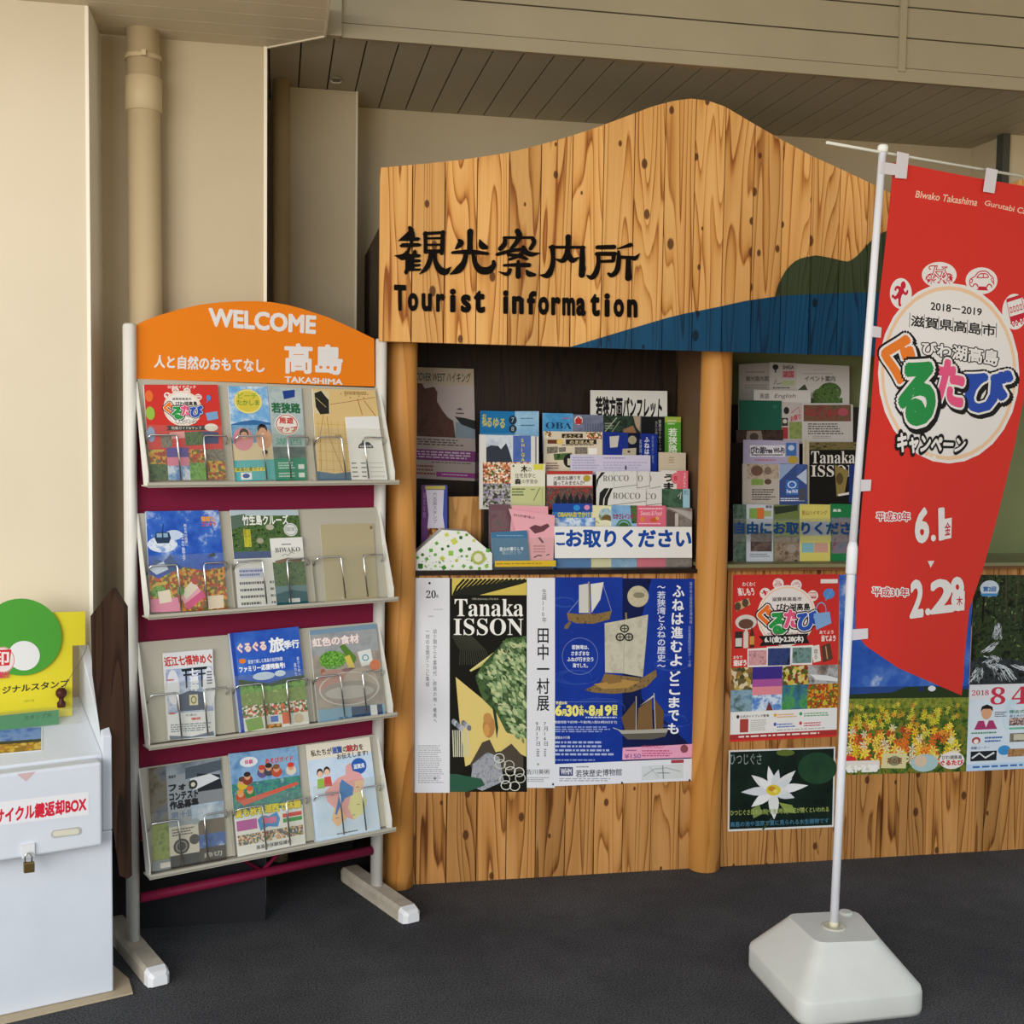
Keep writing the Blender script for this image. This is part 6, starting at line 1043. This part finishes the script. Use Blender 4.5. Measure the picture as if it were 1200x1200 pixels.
for x, y, r in ((990, 1128, 1.6), (1003, 1126, 2.2), (1012, 1129, 1.8), (1005, 1139, 1.5), (1022, 1127, 1.6)): pass
# pole and rod
th = math.radians(18); BX = Vector((math.cos(th), math.sin(th), 0)); BN = Vector((math.sin(th), -math.cos(th), 0))
BPL = (pb, BN)
ban = empty('banner', pb); tag(ban, 'tall red campaign banner hanging from a white pole by the booth', 'banner')
pj = hit(998, 655, BPL); pt = hit(1034.5, 174, BPL)
PW_ = P('#e8e8ec', .35)
mb = MB(); mb.tube([pb+Vector((0, 0, .0008)), pj], .0122, PW_, 16)
mb.tube([pj-(pj-pb).normalized()*.045, pj-(pj-pb).normalized()*.04, pj+(pt-pj).normalized()*.03, pj+(pt-pj).normalized()*.05], [.0125, .0155, .0155, .011], PW_, 16)
mb.tube([pj, pt], [.0112, .0105], PW_, 16); mb.build('pole', ban)
cdn = (pt-pj).normalized(); mb = MB(); mb.tube([pt-cdn*.012, pt-cdn*.011, pt+cdn*.006, pt+cdn*.010], [.0108, .0145, .0145, .011], P('#efefe8', .4), 20); mb.build('pole_cap', ban)
ra, rb, rc = hit(969, 167, BPL), hit(1036, 179, BPL), hit(1236, 213, BPL)
MB().tube([ra, rb, rc], .0042, P('#e4e2d4', .4), 10).build('crossbar', ban)
OUT = [(1047.5, 190), (1043, 235), (1038.7, 278), (1030, 354), (1025.6, 412), (1019.8, 494), (1016.5, 521), (1010.6, 585), (1006, 643), (1003, 696), (1003, 742), (1015, 757), (1053, 783), (1096.7, 802), (1127, 815), (1129, 795), (1130, 772), (1136, 713), (1152, 667), (1169.6, 602.5), (1190, 518), (1199, 470), (1209, 400), (1221, 310), (1234, 222), (1200, 218), (1150, 209.5), (1110, 202), (1075, 195)]
LE = OUT[:11]
def leftx(y):
    for (a, b), (c, d) in zip(LE, LE[1:]):
        if y <= d: return a+(c-a)*max(0, (y-b))/(d-b)
    return 1003
class Cloth:
    maxlen = 9
    def at(s, x, y, d):
        u = (x-leftx(y))/190; k = min(1, max(0, (y-430)/330)); k = k*k*(3-2*k)
        f = -.004+.16*k*u*u+.010*math.sin(5.2*u+.006*y)*min(1, u*4)*(.5+k)+.006*math.sin(.021*y+3*u)*min(1, u*3)
        r = ray(x, y); t = (BPL[0]-EYE).dot(BN)/r.dot(BN)
        return EYE+r*(t+f)+BN*d
RED = P('#d8362c', .75, 0, .15)
mb = MB(); A = Art(mb, Cloth(), [(0, 0)]*4, (960, 150, 3.4286), 0)
A.d = -.0012; A.poly(OUT, RED); A.d = 0; A.poly(OUT, RED)
CR = P('#ecdcd6', .75); LW = P('#ebe6e2', .75, 0, .15); INK = P('#1d1a1a', .75, 0, .15)
def tq(s, q, c, b, n=10): A.draw(('Q', s, q, c, {'b': b, 'n': n}))
tq('BIwako Takashima', [(392, 252), (640, 286), (632, 313), (386, 279)], P('#f0cfb4', .75), .012); tq('Gurutabi Campaign', [(669, 290), (930, 344), (922, 376), (661, 316)], P('#f0cfb4', .75), .012)
for bx_, by_, rx_, ry_ in ((328, 665, 44, 62), (482, 590, 70, 52), (652, 614, 64, 54), (785, 738, 50, 72)): A.draw(('E', bx_, by_, rx_, ry_, LW))
A.draw(('E', 520, 985, 284, 363, LW)); A.draw(('O', 520, 985, 272, 350, .045, P('#efc9a4', .75)))
RI = P('#c9263a', .75)
for s_, q in (('🏃', [(360, 618), (296, 612), (288, 712), (354, 722)]), ('🚲', [(427, 552), (543, 552), (540, 630), (427, 632)]), ('🚗', [(600, 575), (700, 572), (704, 655), (604, 650)]), ('🚃', [(748, 688), (812, 668), (838, 782), (772, 802)])):
    tq(s_, q, RI, 0)
tq('2018－2019', [(449, 700), (653, 726), (651, 754), (448, 730)], INK, .02)
tq('滋賀県高島市', [(370, 752), (708, 792), (706, 838), (368, 796)], INK, .02)
for i in range(7): A.draw(('L', [(364+58*i, 742+7*i), (362+58*i, 800+7*i)], .6, INK))
def tri(s, q, col, k):
    tq(s, q, INK, k+.085, 16); tq(s, [(x+8, y+10) for x, y in q], INK, k+.085, 16); tq(s, q, LW, k+.045, 14); tq(s, q, col, k, 10)
q_ = [(414, 856), (722, 896), (714, 956), (414, 908)]; tq('びわ湖高島', q_, INK, .10, 16); tq('びわ湖高島', q_, LW, .032)
tri('ぐ', [(262, 822), (392, 850), (352, 1030), (250, 1000)], P('#ec7f2e', .75), .05)
tri('び', [(588, 972), (772, 985), (740, 1140), (584, 1130)], P('#2d4fae', .75), .065)
tri('た', [(476, 935), (584, 948), (570, 1118), (470, 1090)], P('#e85a86', .75), .06)
tri('る', [(330, 955), (468, 955), (450, 1180), (322, 1180)], P('#2b8f49', .75), .065)
A.view = (980, 480, 3.4286)
tq('キャンペーン', [(242, 92), (524, 112), (512, 176), (240, 176)], INK, .17, 16); tq('キャンペーン', [(246, 96), (520, 116), (508, 172), (244, 172)], LW, .05)
def era(s, q): tq(s, q, LW, .14, 14); tq(s, q, RI, .02)
era('平成30年', [(160, 412), (294, 412), (294, 448), (160, 446)]); era('平成31年', [(144, 712), (288, 718), (288, 752), (144, 748)])
tq('6', [(318, 402), (370, 398), (366, 528), (318, 532)], LW, .04); A.draw(('E', 388, 516, 10, 13, LW)); tq('1', [(412, 400), (428, 398), (430, 518), (414, 522)], LW, .03)
A.draw(('P', [(430, 440), (462, 434), (460, 516), (430, 522)], LW)); tq('金', [(434, 455), (457, 452), (456, 502), (434, 506)], RI, .02)
A.draw(('P', [(365, 608), (392, 607), (377, 636)], CR))
tq('2', [(300, 692), (346, 688), (344, 826), (296, 832)], LW, .04); A.draw(('E', 366, 812, 11, 14, LW)); tq('2', [(382, 690), (464, 684), (466, 806), (380, 816)], LW, .04)
tq('8', [(458, 680), (506, 676), (512, 800), (466, 806)], LW, .04); A.draw(('P', [(474, 732), (514, 728), (512, 806), (474, 808)], LW)); tq('木', [(480, 752), (506, 750), (504, 786), (482, 788)], RI, .02)
c_ = mb.build('cloth', ban, fix=False)
TAB = P('#ddd6da', .7)
class Tabs(Cloth): maxlen = 30
def tabq(q, w=.0012):
    mb = MB(); S = Tabs(); f = [S.at(x, y, .006) for x, y in q]; mb.prism(f, BN*w, TAB); return mb.build('tab', ban, fix=False)
tabq([(1049.5, 178), (1063, 181), (1060, 210), (1047, 209)]); tabq([(1154, 197), (1167, 199.5), (1163, 227), (1150, 225)])
for q in ([(1031, 190), (1050, 193), (1049, 206), (1030, 204)], [(1021, 382), (1031, 384), (1030, 396), (1020, 395)], [(1005, 562), (1019, 562), (1018, 575), (1004, 576)], [(997, 737), (1015, 736), (1015, 748), (996, 750)]): tabq(q)

# ============================================================ stamp desk and key return box on the left
BO = hit(133, 1164, planeZ(0)); EX = Vector((.941, .337, 0)).normalized(); DN = Vector((-EX.y, EX.x, 0))
def bk(s, d, z): return BO+EX*s+DN*d+Vector((0, 0, z))
def bpl(d): return (BO+DN*d, -DN)
Q_ = (0, 820, 3.156); P_ = (0, 660, 6.0)
BOXW = mottled('white_enamel_box', '#d9dde4', '#d0d5dd', 4, .35)
desk = empty('key_return_desk', bk(-.35, .17, 0)); tag(desk, 'white floor-standing box desk with red lettering and a sloped side panel at the left', 'desk')
zw = hit(131, 862, bpl(0)).z; zl0 = hit(120, 991, bpl(-.055)).z; zl1 = hit(118, 893, bpl(-.055)).z
MB().box((-.85, 0, .006), (0, .30, zl0+.02), BOXW, bk).build('cabinet', desk, bevel=.004)
sr = (hit(120, 940, bpl(-.055))-BO).dot(EX)
mb = MB(); mb.box((-.85, -.055, zl0), (sr, -.0005, zl1), BOXW, bk); lid = mb.build('flap_box', desk, bevel=.008, seg=3)
CA = hit(60, 842, bpl(.20)).z; SLP = (CA-zl1)/(.20+.02); CTN = (-DN*SLP+Vector((0, 0, 1))).normalized()
def cz(d): return zl1+SLP*max(0, d+.02)
mb = MB(); mb.prism([bk(-.85, -.0004, zl0+.021), bk(-.85, -.0004, zl1-.0005), bk(-.85, -.02+.0201, cz(.0001)), bk(-.85, .30, cz(.30)), bk(-.85, .30, zl0+.021)], EX*.824, BOXW); mb.build('counter', desk)
zbk = hit(101, 756, bpl(.285)).z
mb = MB(); pts = [bk(-.025, 0, zl0+.021), bk(-.025, 0, zw), bk(-.025, .285, zbk), bk(-.025, .30, zbk), bk(-.025, .30, zl0+.021)]
mb.prism(pts, EX*.025, BOXW); mb.build('side_panel', desk, bevel=.003)
FP = bpl(-.055)
mb = MB(); A = Art(mb, Flat(FP), [(0, 0)]*4, Q_, .0006)
A.draw(('P', [(-60, 385), (328, 340), (328, 425), (-60, 472)], '#e6e4e6')); A.draw(('Q', 'サイクル鍵返却BOX', [(-18, 406), (318, 358), (318, 410), (-18, 459)], '#d0283c', {'b': .05}))
o = mb.build('lettering', lid, fix=False); o['label'] = 'white label with red lettering サイクル鍵返却BOX'
mb = MB(); A = Art(mb, Flat(FP), [(0, 0)]*4, Q_, .0006); A.draw(('P', [(62, 275), (132, 266), (96, 302)], '#cfb0b0')); mb.build('arrow_sticker', lid, fix=False)
# letter slot
mb = MB(); sl = [(200+12*math.cos(a), 496+14*math.sin(a)) for a in [math.pi/2+math.pi*k/8 for k in range(9)]]+[(286+12*math.cos(a), 484+14*math.sin(a)) for a in [-math.pi/2+math.pi*k/8 for k in range(9)]]
f = [hit(Q_[0]+x/Q_[2], Q_[1]+y/Q_[2], FP) for x, y in sl]; mb.prism(f, -DN*.003, P('#b9b7ae', .4)); A = Art(mb, Flat(FP), [(0, 0)]*4, Q_, .0034)
A.draw(('P', [(x+(243-x)*.12, y+(490-y)*.30) for x, y in sl], '#d9d4c0')); mb.build('finger_slot', lid, fix=False)
mb = MB(); f = [hit(Q_[0]+x/Q_[2], Q_[1]+y/Q_[2], FP) for x, y in ((78, 536), (127, 528), (127, 578), (80, 586))]; mb.prism(f, -DN*.006, P('#dfe0e0', .35)); mb.build('hasp', lid)
pk = empty('padlock', hit(33.5, 1021, bpl(-.066))); tag(pk, 'small brass padlock hanging from the hasp of the white box', 'padlock')
f = [hit(Q_[0]+x/Q_[2], Q_[1]+y/Q_[2], bpl(-.064)) for x, y in ((85, 600), (126, 596), (126, 633), (86, 638))]; MB().prism(f, -DN*.012, P('#8a7448', .35, .8)).build('lock_body', pk, bevel=.002)
MB().tube([hit(Q_[0]+x/Q_[2], Q_[1]+y/Q_[2], bpl(-.070)) for x, y in ((93, 602), (92, 582), (97, 570), (105, 566), (113, 569), (118, 580), (118, 600))], .0022, CHROME, 8).build('shackle', pk)
# yellow stamp board on the counter
YP = bpl(.20)
yb = [(-80, 722), (100, 716.5), (100, 756), (85, 756.5), (84.5, 838), (-80, 846)]
zc = zl1
f = [hit(x, y, YP) for x, y in yb]; f[-1].z = f[-2].z = cz(.20)+.0015
mb = MB(); mb.prism(f, DN*.004, P('#e3d436', .5))
A = Art(mb, Flat(YP), [(0, 0)]*4, P_, .0004)
A.draw(('Q', 'オリジナルスタンプ', [(-118, 884), (486, 816), (482, 866), (-118, 932)], '#3a3a30', {'b': .03}))
A.draw(('Q', 'スタンプ台', [(170, 962), (240, 955), (240, 972), (170, 979)], '#7a7430', {'b': .0}))
sb = mb.build('stamp_board', fix=False); tag(sb, 'yellow board lettered オリジナルスタンプ standing on the white desk', 'sign board')
mb = MB(); S_ = bpl(.192); gp = []
for k in range(40):
    a = 2*math.pi*k/40; gp.append((150+285*math.cos(a)*(1 if math.sin(a) > 0 else 1), 520+270*math.sin(a)))
f = [hit(P_[0]+x/P_[2], P_[1]+y/P_[2], S_) for x, y in gp]; mb.prism(f, DN*.006, P('#4f9e3a', .5)); A = Art(mb, Flat(S_), [(0, 0)]*4, P_, .0004)
A.draw(('E', 168, 650, 112, 104, '#e6e6e4')); A.draw(('E', 20, 680, 84, 92, '#e9dcd8')); A.draw(('O', 20, 680, 82, 90, .06, '#d86a6a')); A.draw(('P', [(-60, 612), (80, 606), (66, 718), (-60, 726)], '#cf2f36')); A.draw(('T', '印', -44, 622, 60, 712, '#efe2de', {'b': .03})); A.draw(('Q', '台紙付', [(-40, 770), (64, 762), (62, 804), (-40, 812)], '#d2455a', {'b': .05}))
o = mb.build('panel', sb, fix=False); o['label'] = 'plain green oval panel with a red stamp badge'
# acrylic stamp tray with green card, rubber stamp, cord, picture sheet
f0 = bpl(.160); q = [hit(x, y, f0) for x, y in ((-70, 838), (95.5, 828), (96, 845), (-70, 856))]
tr = empty('stamp_tray', (q[0]+q[1])/2); s0, s1 = (q[0]-BO).dot(EX), (q[1]-BO).dot(EX); z1 = q[1].z
zt_ = cz(.195)+.001; z1 = max(z1, zt_+.012)
MB().box((s0, .160, cz(.16)+.001), (s1, .162, z1), ACRYL, bk).build('front_pane', tr); MB().box((s0, .162, z1-.003), (s1, .195, z1), ACRYL, bk).build('top_pane', tr); MB().box((s1-.002, .162, zt_), (s1, .195, z1-.003), ACRYL, bk).build('end_pane', tr)
tag(tr, 'clear acrylic stamp tray with a green card on the white desk', 'stamp tray')
mb = MB(); mb.box((s0+.005, .164, cz(.166)+.001), (s1-.06, .166, z1-.004), P('#3f8a58', .5), bk); A = Art(mb, Flat(bpl(.164)), [(0, 0)]*4, P_, .0004); A.draw(('Q', 'スタンプ台', [(170, 1074), (365, 1050), (363, 1080), (170, 1104)], '#1f4a30', {'b': .01})); tag(mb.build('name_card', fix=False), 'green card lettered スタンプ台 inside the clear stamp tray', 'card')
sp = hit(72, 830, bpl(.178)); sp = Vector((sp.x, sp.y, z1))
sta = empty('rubber_stamp', sp); tag(sta, 'dark brown rubber stamp with a ball handle on the clear stamp tray', 'stamp')
BRN = P('#4a2620', .35)
mb = MB(); mb.loft([ringpts(sp, .011, z1+.0004), ringpts(sp, .012, z1+.012), ringpts(sp, .006, z1+.020), ringpts(sp, .008, z1+.028)], BRN); mb.build('stamp_body', sta)
MB().sphere(sp+Vector((0, 0, .040)), .0155, BRN).build('handle', sta)
mb = MB(); mb.tube([hit(103, 752, bpl(.195)), hit(100, 763, bpl(.19)), hit(92, 778, bpl(.186)), hit(83, 792, bpl(.182)), hit(77, 803, bpl(.18)), hit(74, 810, bpl(.178))], .0009, '#6a6a5a', 6); tag(mb.build('cord'), 'thin cord tying the rubber stamp to the yellow board', 'cord')
CT = (bk(0, -.02, zl1), CTN)
mb = MB(); q = [(-60, 858), (50, 852.5), (49.5, 880), (-60, 890)]
f = [hit(x, y, CT)+CTN*.0015 for x, y in q]; mb.prism(f, CTN*-.0012, '#dfe2e4'); A = Art(mb, Flat(CT), q, None, .0017)
for el in (('r', .02, .0, .985, .52, photo('noise', ['#3a5fa8', '#7f9cc8', '#4a6fb4'], 20)), ('r', .02, .5, .985, .66, P('#4a4a34')), ('r', .02, .62, .985, .97, photo('cells', ['#c9a23a', '#d8b85a', '#9a7a34', '#b5863a'], 90))): A.draw(el)
tag(mb.build('picture_sheet', fix=False), 'landscape picture sheet lying on the white desk in front of the stamp tray', 'sheet')
# dark board leaning in the gap, mat under the desk
LP = (Vector((0, 3.60, 0)), Vector((.55, -.83, .06)).normalized())
f = [hit(x, y, LP) for x, y in ((106, 722), (131, 690), (145, 712), (150, 1030), (140, 1026), (123, 900), (108, 790))]
mb = MB(); zmin = min(p.z for p in f); mb.prism(f, Vector((.008, .025, 0)), SHADEWOOD)
tag(mb.build('wooden_board'), 'dark wooden board leaning in the gap between the white desk and the rack', 'board')
mm = [bk(-.6, -.045, 0), bk(.045, -.03, 0), bk(.055, .06, 0), bk(.03, .2, 0), bk(-.6, .2, 0)]
mb = MB(); mb.prism(mm, (0, 0, .005), P('#b9a88c', .7)); tag(mb.build('floor_mat'), 'thin beige board lying on the floor beneath the white desk', 'mat')
bpy.data.objects.remove(_to); bpy.data.curves.remove(_tc)
for o in SC.objects:
    if '_o' in o: del o['_o']
    if o.parent is None and 'label' in o and 'group' not in o:
        if o.name.startswith('poster'): o['group'] = 'posters on the booth'
        elif o.name.split('.')[0] in ('leaflet', 'booklet', 'brochure', 'flyer', 'magazine', 'guidebook', 'map_leaflet', 'folded_leaflet'):
            o['group'] = 'brochures in the rack' if o.location.x < .45 else 'leaflets in the right window' if o.location.x > 1.5 else 'leaflets in the left recess'
